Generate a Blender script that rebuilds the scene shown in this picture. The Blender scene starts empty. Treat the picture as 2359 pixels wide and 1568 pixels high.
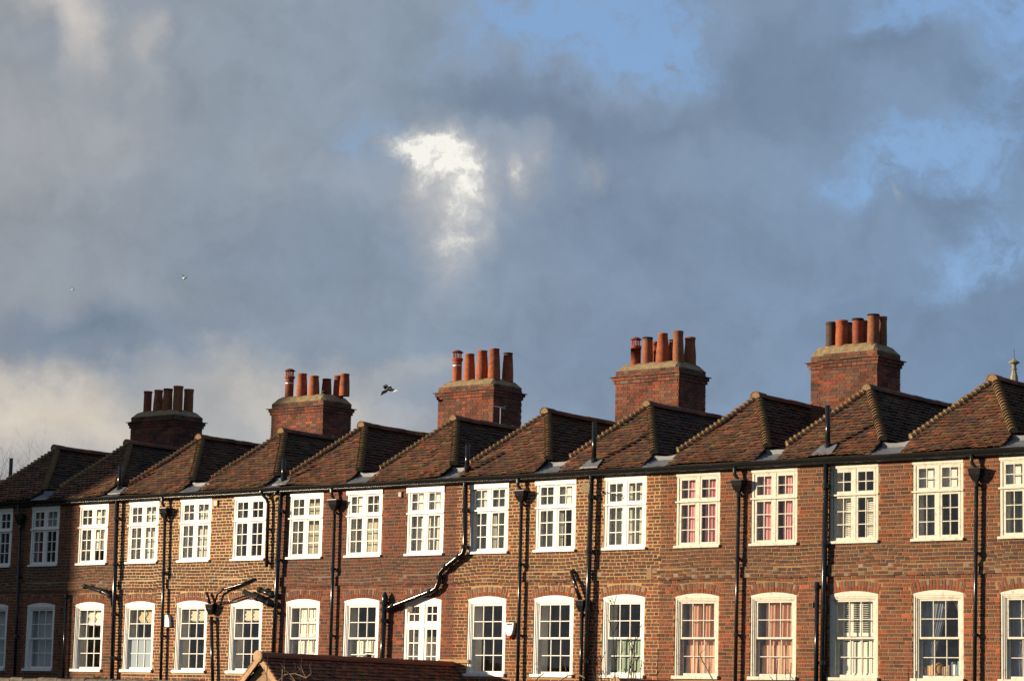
import bpy, math, random
import numpy as np
from mathutils import Vector, Matrix

scene = bpy.context.scene
COL = scene.collection
R = math.radians

# ------------------------------------------------------------------ camera
CAMP = Vector((0.0, -42.66, 3.0))
F = Vector((-0.63313629, 0.75970269, 0.14829114)); RT = Vector((0.77032951, 0.63716647, 0.02472497)); UP = RT.cross(F)
cam_d = bpy.data.cameras.new("camera"); cam = bpy.data.objects.new("camera", cam_d); COL.objects.link(cam)
cam.matrix_world = Matrix(((RT.x, UP.x, -F.x, CAMP.x), (RT.y, UP.y, -F.y, CAMP.y), (RT.z, UP.z, -F.z, CAMP.z), (0, 0, 0, 1)))
cam_d.sensor_width = 36.0; cam_d.lens = 2500 / 1024 * 36.0
cam_d.clip_start = 0.5; cam_d.clip_end = 3000
scene.camera = cam
def project(x, y, z):
    v = Vector((x, y, z)) - CAMP; d = v.dot(F)
    return 512 + 2500 * v.dot(RT) / d, 340 - 2500 * v.dot(UP) / d, d

def unproj(px, py, Y):
    d = F + RT * ((px - 512) / 2500) - UP * ((py - 340) / 2500); t = (Y - CAMP.y) / d.y; return CAMP + d * t

# ------------------------------------------------------------------ view, sun
scene.view_settings.view_transform = 'Standard'; scene.view_settings.look = 'None'
scene.view_settings.exposure = 0.8; scene.view_settings.gamma = 1.0; scene.view_settings.use_curve_mapping = False
SUN_AZ, SUN_EL = 47.0, 10.5          # degrees left of straight out from the house fronts, above the horizon
to_sun = Vector((-math.sin(R(SUN_AZ)) * math.cos(R(SUN_EL)), -math.cos(R(SUN_AZ)) * math.cos(R(SUN_EL)), math.sin(R(SUN_EL))))
sd = bpy.data.lights.new("sun", 'SUN'); sun = bpy.data.objects.new("sun", sd); COL.objects.link(sun)
sd.energy = 5.0; sd.angle = R(0.5); sd.color = (1.0, 0.80, 0.55)
sun.rotation_euler = (-to_sun).to_track_quat('-Z', 'Y').to_euler(); sun.location = (-60, -60, 40)

# ------------------------------------------------------------------ world: clear sky seen through cloud
world = bpy.data.worlds.new("World"); scene.world = world; world.use_nodes = True
wt = world.node_tree; wt.nodes.clear()
def N(nt, kind, **kw):
    n = nt.nodes.new(kind)
    for k, v in kw.items(): setattr(n, k, v)
    return n
def L(nt, a, b): nt.links.new(a, b)
def val(nt, sock, v):
    if hasattr(v, 'is_linked') or isinstance(v, bpy.types.NodeSocket): nt.links.new(v, sock)
    else: sock.default_value = v
def MATH(nt, op, a, b=0.0, clamp=False):
    n = N(nt, 'ShaderNodeMath', operation=op); n.use_clamp = clamp
    val(nt, n.inputs[0], a); val(nt, n.inputs[1], b); return n.outputs[0]
def MIXC(nt, f, a, b, blend='MIX'):
    n = N(nt, 'ShaderNodeMix', data_type='RGBA', blend_type=blend)
    val(nt, n.inputs[0], f); val(nt, n.inputs[6], a if not isinstance(a, tuple) else (*a, 1)[:4]); val(nt, n.inputs[7], b if not isinstance(b, tuple) else (*b, 1)[:4])
    return n.outputs[2]
def RAMP(nt, f, stops, interp='LINEAR'):
    n = N(nt, 'ShaderNodeValToRGB'); cr = n.color_ramp; cr.interpolation = interp
    while len(cr.elements) > 1: cr.elements.remove(cr.elements[-1])
    for i, (p, c) in enumerate(stops):
        e = cr.elements[0] if i == 0 else cr.elements.new(p)
        e.position = p; e.color = (*c, 1) if isinstance(c, tuple) else (c, c, c, 1)
    val(nt, n.inputs[0], f); return n.outputs[0]
def NOISE(nt, vec, scale, detail=3, rough=0.5, lac=2.0):
    n = N(nt, 'ShaderNodeTexNoise'); val(nt, n.inputs['Vector'], vec)
    n.inputs['Scale'].default_value = scale; n.inputs['Detail'].default_value = detail; n.inputs['Roughness'].default_value = rough; n.inputs['Lacunarity'].default_value = lac
    return n
tc = N(wt, 'ShaderNodeTexCoord'); sep = N(wt, 'ShaderNodeSeparateXYZ'); L(wt, tc.outputs['Generated'], sep.inputs[0])
az = MATH(wt, 'MULTIPLY', MATH(wt, 'ARCTAN2', MATH(wt, 'MULTIPLY', sep.outputs[0], -1.0), sep.outputs[1]), 57.29578)
el = MATH(wt, 'MULTIPLY', MATH(wt, 'ARCSINE', sep.outputs[2]), 57.29578)
comb = N(wt, 'ShaderNodeCombineXYZ'); L(wt, az, comb.inputs[0]); L(wt, el, comb.inputs[1])
P0 = comb.outputs[0]                                       # (azimuth, elevation) in degrees
def warp(p, scale, amp, detail=4, rough=0.55):
    n = NOISE(wt, p, scale, detail, rough)
    s = N(wt, 'ShaderNodeVectorMath', operation='SUBTRACT'); L(wt, n.outputs['Color'], s.inputs[0]); s.inputs[1].default_value = (0.5, 0.5, 0.5)
    m = N(wt, 'ShaderNodeVectorMath', operation='SCALE'); L(wt, s.outputs[0], m.inputs[0]); m.inputs['Scale'].default_value = amp
    a = N(wt, 'ShaderNodeVectorMath', operation='ADD'); L(wt, p, a.inputs[0]); L(wt, m.outputs[0], a.inputs[1])
    return a.outputs[0]
PW = warp(P0, 0.45, 2.6, 5, 0.6)
PF = warp(warp(P0, 0.8, 0.9, 6, 0.62), 4.0, 0.30, 4, 0.6)
def at_sky(x, y): return 51.764 - .0099758 * x - .00024874 * y, 15.766 + .000255 * x - .0097876 * y
def blob(p, x, y, rx, ry, rot=0.0, amp=1.0, hard=0.0):
    a, e = at_sky(x, y)
    s = N(wt, 'ShaderNodeMapping', vector_type='TEXTURE'); val(wt, s.inputs[0], p)
    s.inputs['Location'].default_value = (a, e, 0); s.inputs['Rotation'].default_value = (0, 0, R(rot)); s.inputs['Scale'].default_value = (rx / 100, ry / 100, 1e4)
    l = N(wt, 'ShaderNodeVectorMath', operation='LENGTH'); L(wt, s.outputs[0], l.inputs[0])
    m = N(wt, 'ShaderNodeMapRange', interpolation_type='SMOOTHSTEP'); L(wt, l.outputs['Value'], m.inputs[0])
    m.inputs[1].default_value = 1.0; m.inputs[2].default_value = hard; m.inputs[3].default_value = 0.0; m.inputs[4].default_value = amp
    return m.outputs[0]
def union(lst):
    o = lst[0]
    for b in lst[1:]: o = MATH(wt, 'MAXIMUM', o, b)
    return o
def total(lst):
    o = lst[0]
    for b in lst[1:]: o = MATH(wt, 'ADD', o, b)
    return o
# openings of clear sky
clear = total([blob(PW, 1390, 40, 430, 220, 0, 1.15), blob(PW, 1520, 150, 240, 130, 10, .75), blob(PW, 2230, 0, 430, 130, -6, 1.1), blob(PW, 2360, 130, 200, 220, 0, .6),
               blob(PW, 2080, 370, 330, 130, -18, 1.0), blob(PW, 2260, 400, 230, 140, 0, .7), blob(PW, 2270, 590, 260, 110, -25, .95), blob(PW, 2340, 300, 160, 120, 0, .35),
               blob(PW, 870, 290, 150, 80, 20, .6), blob(PW, 1130, 20, 260, 120, 0, .35), blob(PW, 1050, 130, 260, 110, 0, .2), blob(PW, 1700, 700, 600, 120, 0, .12)])
n_gen = NOISE(wt, P0, 0.05, 5, 0.55)
gen = N(wt, 'ShaderNodeMapRange', interpolation_type='SMOOTHSTEP'); L(wt, n_gen.outputs[0], gen.inputs[0]); gen.inputs[1].default_value = .58; gen.inputs[2].default_value = .70
away = N(wt, 'ShaderNodeMapRange', interpolation_type='SMOOTHSTEP')          # the same broken cover goes on beyond the view
da = MATH(wt, 'ABSOLUTE', MATH(wt, 'SUBTRACT', az, 40.0)); L(wt, da, away.inputs[0]); away.inputs[1].default_value = 14; away.inputs[2].default_value = 22
clear = MATH(wt, 'ADD', clear, MATH(wt, 'MULTIPLY', gen.outputs[0], away.outputs[0]))
ragged = NOISE(wt, PW, 1.5, 8, 0.62)
clear = MATH(wt, 'MULTIPLY', clear, MATH(wt, 'ADD', MATH(wt, 'MULTIPLY', ragged.outputs[0], 3.4), -0.75))
clear_m = N(wt, 'ShaderNodeMapRange', interpolation_type='SMOOTHSTEP'); L(wt, clear, clear_m.inputs[0]); clear_m.inputs[1].default_value = .0; clear_m.inputs[2].default_value = 1.25
# cloud tone
base = RAMP(wt, MATH(wt, 'DIVIDE', MATH(wt, 'SUBTRACT', 52.0, az), 24.0, True), [(0, (.285, .312, .350)), (.30, (.260, .315, .385)), (.6, (.225, .298, .405)), (1.0, (.185, .275, .415))])
dark = total([blob(PW, 1180, 230, 300, 110, 5, .7), blob(PW, 1480, 300, 300, 110, 0, .6), blob(PW, 1800, 180, 260, 190, 0, .8), blob(PW, 2060, 110, 170, 90, 0, .7),
              blob(PW, 1500, 520, 500, 220, 10, .45), blob(PW, 2230, 480, 200, 80, 0, .7), blob(PW, 1400, 800, 500, 220, 0, .35), blob(PW, 2100, 800, 400, 200, 0, .35),
              blob(PW, 200, 770, 420, 100, -3, .7), blob(PW, 650, 560, 400, 300, 0, .35), blob(PW, 2300, 230, 160, 90, 0, .6), blob(PW, 2330, 700, 160, 120, 0, .5)])
c = MIXC(wt, MATH(wt, 'MULTIPLY', dark, 0.95, True), base, (.145, .205, .300))
warm = total([blob(PW, 60, 940, 560, 135, 3, .95), blob(PW, 650, 900, 420, 120, 8, .60), blob(PW, 250, 1060, 700, 140, 0, .55), blob(PW, 760, 1000, 600, 120, 0, .30), blob(PW, 960, 860, 260, 60, 5, .25)])
c = MIXC(wt, MATH(wt, 'MULTIPLY', warm, 1.0, True), c, (.66, .59, .50))
low = N(wt, 'ShaderNodeMapRange', interpolation_type='SMOOTHSTEP'); L(wt, el, low.inputs[0]); low.inputs[1].default_value = 8.0; low.inputs[2].default_value = 3.5; low.inputs[4].default_value = 0.22
c = MIXC(wt, low.outputs[0], c, (.34, .355, .40))
cream = total([blob(PW, 175, 60, 110, 190, -22, .95), blob(PW, 90, 30, 120, 70, 0, .45), blob(PW, 320, 50, 70, 90, 0, .45), blob(PW, 330, 130, 80, 150, 0, .25),
               blob(PW, 60, 330, 260, 220, 0, .25), blob(PW, 260, 300, 160, 160, 0, .22), blob(PW, 620, 400, 200, 260, 20, .12)])
c = MIXC(wt, MATH(wt, 'MULTIPLY', cream, 0.62, True), c, (.66, .60, .54))
halo = total([blob(PW, 1030, 430, 190, 230, 0, .8), blob(PW, 1020, 620, 110, 120, 0, .25), blob(PW, 1210, 350, 100, 110, 0, .35), blob(PW, 1380, 370, 60, 70, 0, .2), blob(PW, 820, 380, 140, 120, 0, .15)])
c = MIXC(wt, MATH(wt, 'MULTIPLY', halo, 0.9, True), c, (.47, .475, .50))
lump = NOISE(wt, PW, 0.7, 5, 0.55)
c = MIXC(wt, 1.0, c, RAMP(wt, lump.outputs[0], [(.25, .88), (.5, 1.0), (.75, 1.10)]), 'MULTIPLY')
white = union([blob(PF, 960, 325, 150, 75, 14, 1.0, .2), blob(PF, 1015, 345, 140, 105, 20, 1.15, .25), blob(PF, 1075, 390, 130, 120, 0, 1.0, .15), blob(PF, 1000, 380, 110, 80, -25, .9, .1),
               blob(PF, 1062, 455, 95, 130, -12, .80, .2), blob(PF, 1035, 530, 115, 110, 20, .78, .2), blob(PF, 1095, 500, 90, 120, 0, .62, .1), blob(PF, 1040, 585, 90, 90, 0, .6, .1), blob(PF, 1020, 620, 50, 70, 0, .4),
               blob(PF, 985, 405, 95, 75, 0, .85), blob(PF, 1010, 450, 90, 90, 0, .60), blob(PF, 1105, 440, 70, 110, 0, .60), blob(PF, 1190, 375, 50, 105, -8, .85), blob(PF, 1235, 335, 80, 75, 0, .5), blob(PF, 2078, 435, 22, 50, -25, .5), blob(PF, 1378, 390, 40, 75, -15, .42)])
tear = NOISE(wt, PF, 1.6, 7, 0.65)
white = MATH(wt, 'MULTIPLY', white, MATH(wt, 'ADD', MATH(wt, 'MULTIPLY', tear.outputs[0], 1.7), 0.05), True)
c = MIXC(wt, RAMP(wt, white, [(.05, 0.0), (.40, .17), (.75, .46), (1.0, .86)]), c, RAMP(wt, white, [(.2, (.46, .46, .47)), (.6, (.66, .63, .58)), (1.0, (.98, .95, .86))]))
c = MIXC(wt, MATH(wt, 'MULTIPLY', clear_m.outputs[0], MATH(wt, 'SUBTRACT', .86, white), True), c, (.225, .390, .700))
sky = N(wt, 'ShaderNodeTexSky', sky_type='NISHITA'); sky.sun_disc = False; sky.sun_elevation = R(SUN_EL)
sky.sun_rotation = math.atan2(to_sun.x, to_sun.y); sky.air_density = 1.0; sky.dust_density = 0.6; sky.ozone_density = 2.0
bg1 = N(wt, 'ShaderNodeBackground'); L(wt, sky.outputs[0], bg1.inputs[0]); bg1.inputs[1].default_value = 0.11
bg2 = N(wt, 'ShaderNodeBackground'); L(wt, c, bg2.inputs[0]); bg2.inputs[1].default_value = 0.60
mx = N(wt, 'ShaderNodeMixShader'); wo = N(wt, 'ShaderNodeOutputWorld')
L(wt, MATH(wt, 'MULTIPLY', clear_m.outputs[0], 0.30), mx.inputs[0]); L(wt, bg2.outputs[0], mx.inputs[1]); L(wt, bg1.outputs[0], mx.inputs[2]); L(wt, mx.outputs[0], wo.inputs[0])
world.cycles.sampling_method = 'MANUAL'; world.cycles.sample_map_resolution = 512
scene.cycles.max_bounces = 8; scene.cycles.caustics_reflective = False; scene.cycles.caustics_refractive = False; scene.cycles.sample_clamp_indirect = 3.0; scene.cycles.transparent_max_bounces = 12

# ------------------------------------------------------------------ materials
def new_mat(name):
    m = bpy.data.materials.new(name); m.use_nodes = True; nt = m.node_tree
    b = nt.nodes['Principled BSDF']; return m, nt, b
def objpos(nt):
    g = N(nt, 'ShaderNodeNewGeometry'); return g.outputs['Position']
def tint_socket(nt, mass):
    if mass:
        a = N(nt, 'ShaderNodeAttribute'); a.attribute_type = 'GEOMETRY'; a.attribute_name = 'tint'; return a.outputs['Color']
    return N(nt, 'ShaderNodeObjectInfo').outputs['Color']
def add_bump(nt, b, h, strength, dist):
    bp = N(nt, 'ShaderNodeBump'); bp.inputs['Strength'].default_value = strength; bp.inputs['Distance'].default_value = dist
    L(nt, h, bp.inputs['Height']); L(nt, bp.outputs[0], b.inputs['Normal'])
def mat_tinted(name, mass, s1=55, amp=(.62, 1.38), rough=.9, bump=.004, stain=None, spec=.25):
    m, nt, b = new_mat(name); p = objpos(nt); t = tint_socket(nt, mass)
    n1 = NOISE(nt, p, s1, 4, .65)
    c = MIXC(nt, 1.0, t, RAMP(nt, n1.outputs[0], [(.28, amp[0]), (.5, 1.0), (.74, amp[1])]), 'MULTIPLY')
    if stain:
        n2 = NOISE(nt, p, stain[0], 5, .6)
        f = RAMP(nt, n2.outputs[0], [(stain[1], 0.0), (stain[2], stain[3])])
        c = MIXC(nt, f, c, stain[4])
    L(nt, c, b.inputs['Base Color']); b.inputs['Roughness'].default_value = rough; b.inputs['Specular IOR Level'].default_value = spec
    if bump: add_bump(nt, b, n1.outputs[0], .8, bump)
    return m
M = {}
BR_ST = (0.9, .56, .78, .42, (.105, .075, .055))
M['brick'] = mat_tinted('brick_single', False, 48, stain=BR_ST); M['brick_mass'] = mat_tinted('brick_mass', True, 48, stain=BR_ST)
TI_ST = (2.6, .52, .70, .45, (.105, .085, .030))
M['tile'] = mat_tinted('roof_tile_single', False, 40, stain=TI_ST, bump=.005); M['tile_mass'] = mat_tinted('roof_tile_mass', True, 40, stain=TI_ST, bump=.005)
M['clay'] = mat_tinted('terracotta_clay', False, 14, (.6, 1.25), .75, .002, stain=(4.5, .50, .68, .65, (.07, .038, .028)))
M['fabric'] = mat_tinted('curtain_fabric', False, 60, (.93, 1.07), .95, 0)
M['thing'] = mat_tinted('painted_object', False, 30, (.9, 1.1), .6, 0)
def mat_simple(name, col, rough=.8, scale=12, amp=(.8, 1.2), bump=0.0, metal=0.0, spec=.3, second=None):
    m, nt, b = new_mat(name); p = objpos(nt); n1 = NOISE(nt, p, scale, 5, .6)
    c = MIXC(nt, 1.0, col, RAMP(nt, n1.outputs[0], [(.3, amp[0]), (.7, amp[1])]), 'MULTIPLY')
    if second:
        n2 = NOISE(nt, p, second[0], 5, .65); c = MIXC(nt, RAMP(nt, n2.outputs[0], [(second[1], 0.0), (second[2], 1.0)]), c, second[3])
    L(nt, c, b.inputs['Base Color']); b.inputs['Roughness'].default_value = rough; b.inputs['Metallic'].default_value = metal; b.inputs['Specular IOR Level'].default_value = spec
    if bump: add_bump(nt, b, n1.outputs[0], .8, bump)
    return m
MORT = {'cream': (.48, .36, .20), 'tan': (.22, .15, .08), 'grey': (.19, .135, .09), 'ochre': (.245, .163, .082), 'pale': (.37, .255, .125)}
for k, v in MORT.items():
    v = (v[0] * 1.02, v[1] * .97, v[2] * .97); M['mort_' + k] = mat_simple('mortar_' + k, v, .95, 30, (.75, 1.25), .003, second=(1.2, .55, .8, tuple(x * .6 for x in v)))
M['white'] = mat_simple('white_paint', (.66, .65, .62), .45, 9, (.93, 1.05), .0008, spec=.4, second=(11, .57, .76, (.40, .35, .28)))
M['white2'] = mat_simple('old_white_paint', (.54, .52, .45), .55, 9, (.90, 1.05), .001, spec=.3, second=(12, .54, .72, (.30, .25, .18)))
M['iron'] = mat_simple('black_gloss_iron', (.012, .012, .013), .19, 26, (.7, 1.3), .0004, spec=.35, second=(9, .64, .72, (.035, .032, .026)))
M['lead'] = mat_simple('lead_sheet', (.12, .13, .145), .5, 7, (.75, 1.2), .004, spec=.4, second=(3, .6, .8, (.22, .22, .22)))
M['mortar_fill'] = mat_simple('bedding_mortar', (.22, .15, .075), .95, 22, (.6, 1.3), .006)
M['flaunch'] = mat_simple('cement_flaunching', (.23, .175, .10), .95, 9, (.6, 1.3), .02, second=(7, .55, .75, (.16, .15, .10)))
M['underroof'] = mat_simple('roof_underlay', (.03, .022, .018), .95)
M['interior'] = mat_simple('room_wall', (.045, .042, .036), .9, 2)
M['reveal'] = mat_simple('cream_inner_reveal', (.80, .77, .70), .7, 3)
M['shutter'] = mat_simple('cream_shutter_paint', (.80, .76, .66), .5, 4, (.96, 1.04))
M['green_shutter'] = mat_simple('green_shutter_paint', (.26, .34, .22), .5, 4, (.95, 1.05))
M['wood'] = mat_simple('weathered_boards', (.24, .155, .09), .85, 10, (.7, 1.3), .004)
M['barge'] = mat_simple('bleached_barge_board', (.42, .27, .15), .8, 16, (.75, 1.2), .004)
M['stone'] = mat_simple('limestone', (.27, .235, .17), .9, 6, (.7, 1.2), .02, second=(3, .55, .8, (.22, .2, .14)))
M['coping'] = mat_simple('coping_stone', (.13, .115, .095), .9, 5, (.6, 1.3), .02, second=(4, .5, .7, (.13, .12, .09)))
M['rubble'] = mat_simple('yellow_rubble', (.20, .145, .065), .95, 9, (.4, 1.4), .03)
M['bark'] = mat_simple('bare_bark', (.055, .038, .030), .85, 30, (.7, 1.3))
M['bark2'] = mat_simple('pale_bark', (.17, .125, .09), .85, 30, (.7, 1.3))
M['soot'] = mat_simple('soot', (.018, .015, .013), .95, 20)
M['metal'] = mat_simple('galvanised_metal', (.55, .56, .58), .35, 20, metal=.9)
M['leaf'] = mat_simple('fern_leaf', (.07, .11, .03), .7, 20)
M['feather_black'] = mat_simple('black_feather', (.010, .011, .016), .45, 40)
M['feather_white'] = mat_simple('white_feather', (.80, .79, .76), .8, 40, (.9, 1.1))
m, nt, b = new_mat('grass_ground'); p = objpos(nt); n1 = NOISE(nt, p, .6, 6, .65)
L(nt, RAMP(nt, n1.outputs[0], [(.3, (.035, .055, .018)), (.7, (.09, .10, .04))]), b.inputs['Base Color']); b.inputs['Roughness'].default_value = 1; M['ground'] = m
m, nt, b = new_mat('low_brickwork'); tcn = N(nt, 'ShaderNodeNewGeometry'); mp = N(nt, 'ShaderNodeMapping'); mp.inputs['Rotation'].default_value = (R(90), 0, 0); L(nt, tcn.outputs['Position'], mp.inputs[0])
bt = N(nt, 'ShaderNodeTexBrick'); L(nt, mp.outputs[0], bt.inputs[0]); bt.inputs['Color1'].default_value = (.16, .08, .05, 1); bt.inputs['Color2'].default_value = (.24, .12, .07, 1); bt.inputs['Mortar'].default_value = (.3, .22, .13, 1)
bt.inputs['Scale'].default_value = 1; bt.inputs['Brick Width'].default_value = .225; bt.inputs['Row Height'].default_value = .075; bt.inputs['Mortar Size'].default_value = .01
L(nt, bt.outputs[0], b.inputs['Base Color']); b.inputs['Roughness'].default_value = .9; M['lowbrick'] = m
# window glass: mirror-like at grazing angles, otherwise clear, a little dusty
m, nt, b = new_mat('window_glass'); nt.nodes.remove(b); out = nt.nodes['Material Output']
gm = N(nt, 'ShaderNodeNewGeometry'); dt = N(nt, 'ShaderNodeVectorMath', operation='DOT_PRODUCT'); L(nt, gm.outputs['Incoming'], dt.inputs[0]); L(nt, gm.outputs['Normal'], dt.inputs[1])
fres = MATH(nt, 'ADD', MATH(nt, 'MULTIPLY', MATH(nt, 'POWER', MATH(nt, 'SUBTRACT', 1.0, MATH(nt, 'ABSOLUTE', dt.outputs['Value'])), 5.0), .92), .08)
tr = N(nt, 'ShaderNodeBsdfTransparent'); tr.inputs[0].default_value = (.93, .95, .94, 1)
gl = N(nt, 'ShaderNodeBsdfAnisotropic'); gl.inputs['Roughness'].default_value = .03; gl.inputs['Color'].default_value = (1, 1, 1, 1)
p = objpos(nt); nn = NOISE(nt, p, 4, 1, .4); bp = N(nt, 'ShaderNodeBump'); bp.inputs['Strength'].default_value = .2; bp.inputs['Distance'].default_value = .003; L(nt, nn.outputs[0], bp.inputs['Height']); L(nt, bp.outputs[0], gl.inputs['Normal'])
df = N(nt, 'ShaderNodeBsdfDiffuse'); df.inputs[0].default_value = (.55, .55, .5, 1)
nd = NOISE(nt, p, 5, 5, .6); ms0 = N(nt, 'ShaderNodeMixShader'); L(nt, RAMP(nt, nd.outputs[0], [(.45, .002), (.8, .03)]), ms0.inputs[0]); L(nt, tr.outputs[0], ms0.inputs[1]); L(nt, df.outputs[0], ms0.inputs[2])
ms = N(nt, 'ShaderNodeMixShader'); L(nt, fres, ms.inputs[0]); L(nt, ms0.outputs[0], ms.inputs[1]); L(nt, gl.outputs[0], ms.inputs[2]); L(nt, ms.outputs[0], out.inputs[0]); M['glass'] = m
m, nt, b = new_mat('frosted_glass'); b.inputs['Base Color'].default_value = (.30, .36, .40, 1); b.inputs['Roughness'].default_value = .95; b.inputs['Specular IOR Level'].default_value = .05; M['frost'] = m

# ------------------------------------------------------------------ mesh helpers
def tag(o, label=None, cat=None, group=None, kind=None):
    if label: o['label'] = label
    if cat: o['category'] = cat
    if group: o['group'] = group
    if kind: o['kind'] = kind
    return o
def link(name, data, parent=None, loc=None, color=None, rot=None, scale=None):
    o = bpy.data.objects.new(name, data); COL.objects.link(o)
    if parent is not None: o.parent = parent
    if loc is not None: o.location = loc
    if rot is not None: o.rotation_euler = rot
    if scale is not None: o.scale = scale
    if color is not None: o.color = (*color, 1)
    return o
def empty(name, loc=(0, 0, 0)):
    o = bpy.data.objects.new(name, None); COL.objects.link(o); o.location = loc; o.empty_display_size = .3; return o
class MB:
    def __init__(s): s.v = []; s.f = []; s.m = []; s.t = []
    def add(s, vs, fs, mi=0, tint=None):
        o = len(s.v); s.v.extend([tuple(q) for q in vs])
        for f in fs: s.f.append([i + o for i in f]); s.m.append(mi); s.t.append(tint)
    def box(s, x0, x1, y0, y1, z0, z1, mi=0, tint=None, back=True):
        if x1 < x0: x0, x1 = x1, x0
        vs = [(x0, y0, z0), (x1, y0, z0), (x1, y1, z0), (x0, y1, z0), (x0, y0, z1), (x1, y0, z1), (x1, y1, z1), (x0, y1, z1)]
        fs = [(0, 1, 5, 4), (1, 2, 6, 5), (3, 0, 4, 7), (4, 5, 6, 7), (3, 2, 1, 0)] + ([(2, 3, 7, 6)] if back else [])
        s.add(vs, fs, mi, tint)
    def tube(s, pts, r, seg=10, mi=0, caps=True):
        pts = [Vector(q) for q in pts]; n = len(pts); rr = r if isinstance(r, (list, tuple)) else [r] * n
        rings = []; prev = None
        for i, q in enumerate(pts):
            d = (pts[min(i + 1, n - 1)] - pts[max(i - 1, 0)]).normalized()
            if prev is None:
                a = Vector((0, 0, 1)) if abs(d.z) < .9 else Vector((0, 1, 0)); u = d.cross(a).normalized()
            else: u = (prev - d * prev.dot(d)).normalized()
            prev = u; w = d.cross(u)
            rings.append([q + (u * math.cos(2 * math.pi * k / seg) + w * math.sin(2 * math.pi * k / seg)) * rr[i] for k in range(seg)])
        vs = [p for ring in rings for p in ring]; fs = []
        for i in range(n - 1):
            for k in range(seg):
                a = i * seg + k; b_ = i * seg + (k + 1) % seg; fs.append((a, b_, b_ + seg, a + seg))
        if caps: fs.append(tuple(range(seg))[::-1]); fs.append(tuple((n - 1) * seg + k for k in range(seg)))
        s.add(vs, fs, mi)
    def lathe(s, cx, cy, prof, seg=16, mi=0, lean=(0, 0)):
        z0 = prof[0][1]; vs = []
        for r, z in prof:
            for k in range(seg):
                a = 2 * math.pi * k / seg; vs.append((cx + r * math.cos(a) + lean[0] * (z - z0), cy + r * math.sin(a) + lean[1] * (z - z0), z))
        fs = []
        for i in range(len(prof) - 1):
            for k in range(seg):
                a = i * seg + k; b_ = i * seg + (k + 1) % seg; fs.append((a, b_, b_ + seg, a + seg))
        fs.append(tuple((len(prof) - 1) * seg + k for k in range(seg)))
        s.add(vs, fs, mi)
    def prism(s, poly, y0, y1, mi=0):            # polygon in xz, extruded in y
        n = len(poly); vs = [(x, y0, z) for x, z in poly] + [(x, y1, z) for x, z in poly]
        fs = [tuple(range(n)), tuple(range(2 * n - 1, n - 1, -1))] + [(i + n, (i + 1) % n + n, (i + 1) % n, i) for i in range(n)]
        s.add(vs, fs, mi)
    def mesh(s, name, mats):
        me = bpy.data.meshes.new(name); me.from_pydata(s.v, [], s.f)
        for k in (mats if isinstance(mats, (list, tuple)) else [mats]): me.materials.append(M[k])
        if any(s.m): me.polygons.foreach_set('material_index', s.m)
        if s.t and s.t[0] is not None:
            at = me.attributes.new('tint', 'FLOAT_COLOR', 'FACE'); at.data.foreach_set('color', [c for t in s.t for c in (*t, 1.0)])
        return me
    def build(s, name, mats, parent=None, smooth=False, kind=None, color=None, loc=None):
        me = s.mesh(name, mats)
        if smooth: me.shade_smooth()
        o = link(name, me, parent, loc, color)
        if kind: o['kind'] = kind
        return o

# ------------------------------------------------------------------ the terrace
SP = 1.905
def WX(i): return -24.665 - SP * (16 - i)                 # centre of the i-th window from the left
BOUND = [WX(0) + SP / 2 + 3 * SP * k for k in range(-1, 7)]   # party lines
UW, UZ0, UZ1 = 1.12, 6.56, 8.13
LW, LZ0, LSP, LCR = 1.11, 3.85, 5.555, 5.62
ZTOP = 8.29
BAND0, BAND1 = 5.91, 6.135
CRS = .075
HOUSES = {0: ('tan', .68), 1: ('tan', .76), 2: ('cream', .80), 3: ('grey', .78), 4: ('pale', .84), 5: ('ochre', .84), 6: ('ochre', .86)}
PAL = {'std': [((.138, .056, .036), 7), ((.112, .050, .036), 6), ((.155, .061, .036), 4), ((.076, .042, .032), 4.5), ((.135, .070, .044), 2), ((.22, .070, .032), .7), ((.105, .074, .052), .8)],
       'red': [((.155, .050, .030), 6), ((.120, .046, .032), 6), ((.19, .057, .030), 2), ((.080, .040, .031), 4), ((.13, .066, .042), 1)],
       'quoin': [((.21, .062, .030), 5), ((.170, .054, .030), 5), ((.29, .078, .032), 1.0), ((.14, .055, .038), 3)],
       'dark': [((.072, .044, .034), 5), ((.098, .053, .038), 5), ((.120, .060, .040), 3), ((.105, .080, .060), .6)],
       'grey': [((.17, .15, .115), 4), ((.115, .095, .075), 5), ((.23, .21, .175), 1.5)],
       'head': [((.21, .062, .030), 3), ((.150, .054, .032), 4), ((.165, .060, .036), 3)]}
def pick(rng, pal):
    cs = PAL[pal]; t = rng.random() * sum(w for _, w in cs)
    for c_, w in cs:
        t -= w
        if t <= 0: break
    k = rng.uniform(.84, 1.18); return (c_[0] * k * 1.06, c_[1] * k * .98, c_[2] * k)
def wave(x, z):
    w = math.exp(-((z - 6.15) / .42) ** 2)
    k = .020 * math.sin(x * 1.9 + 1.0) + .012 * math.sin(x * 4.3)
    if -34.0 < x < -31.3: k += .03 * ((x + 34.0) / 2.7) ** 2
    return k * w
def ext_z(dx): return 5.83 - .20 * dx * dx
def arch_z(dx): return LCR - (LCR - LSP) * (dx / (LW / 2)) ** 2
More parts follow.
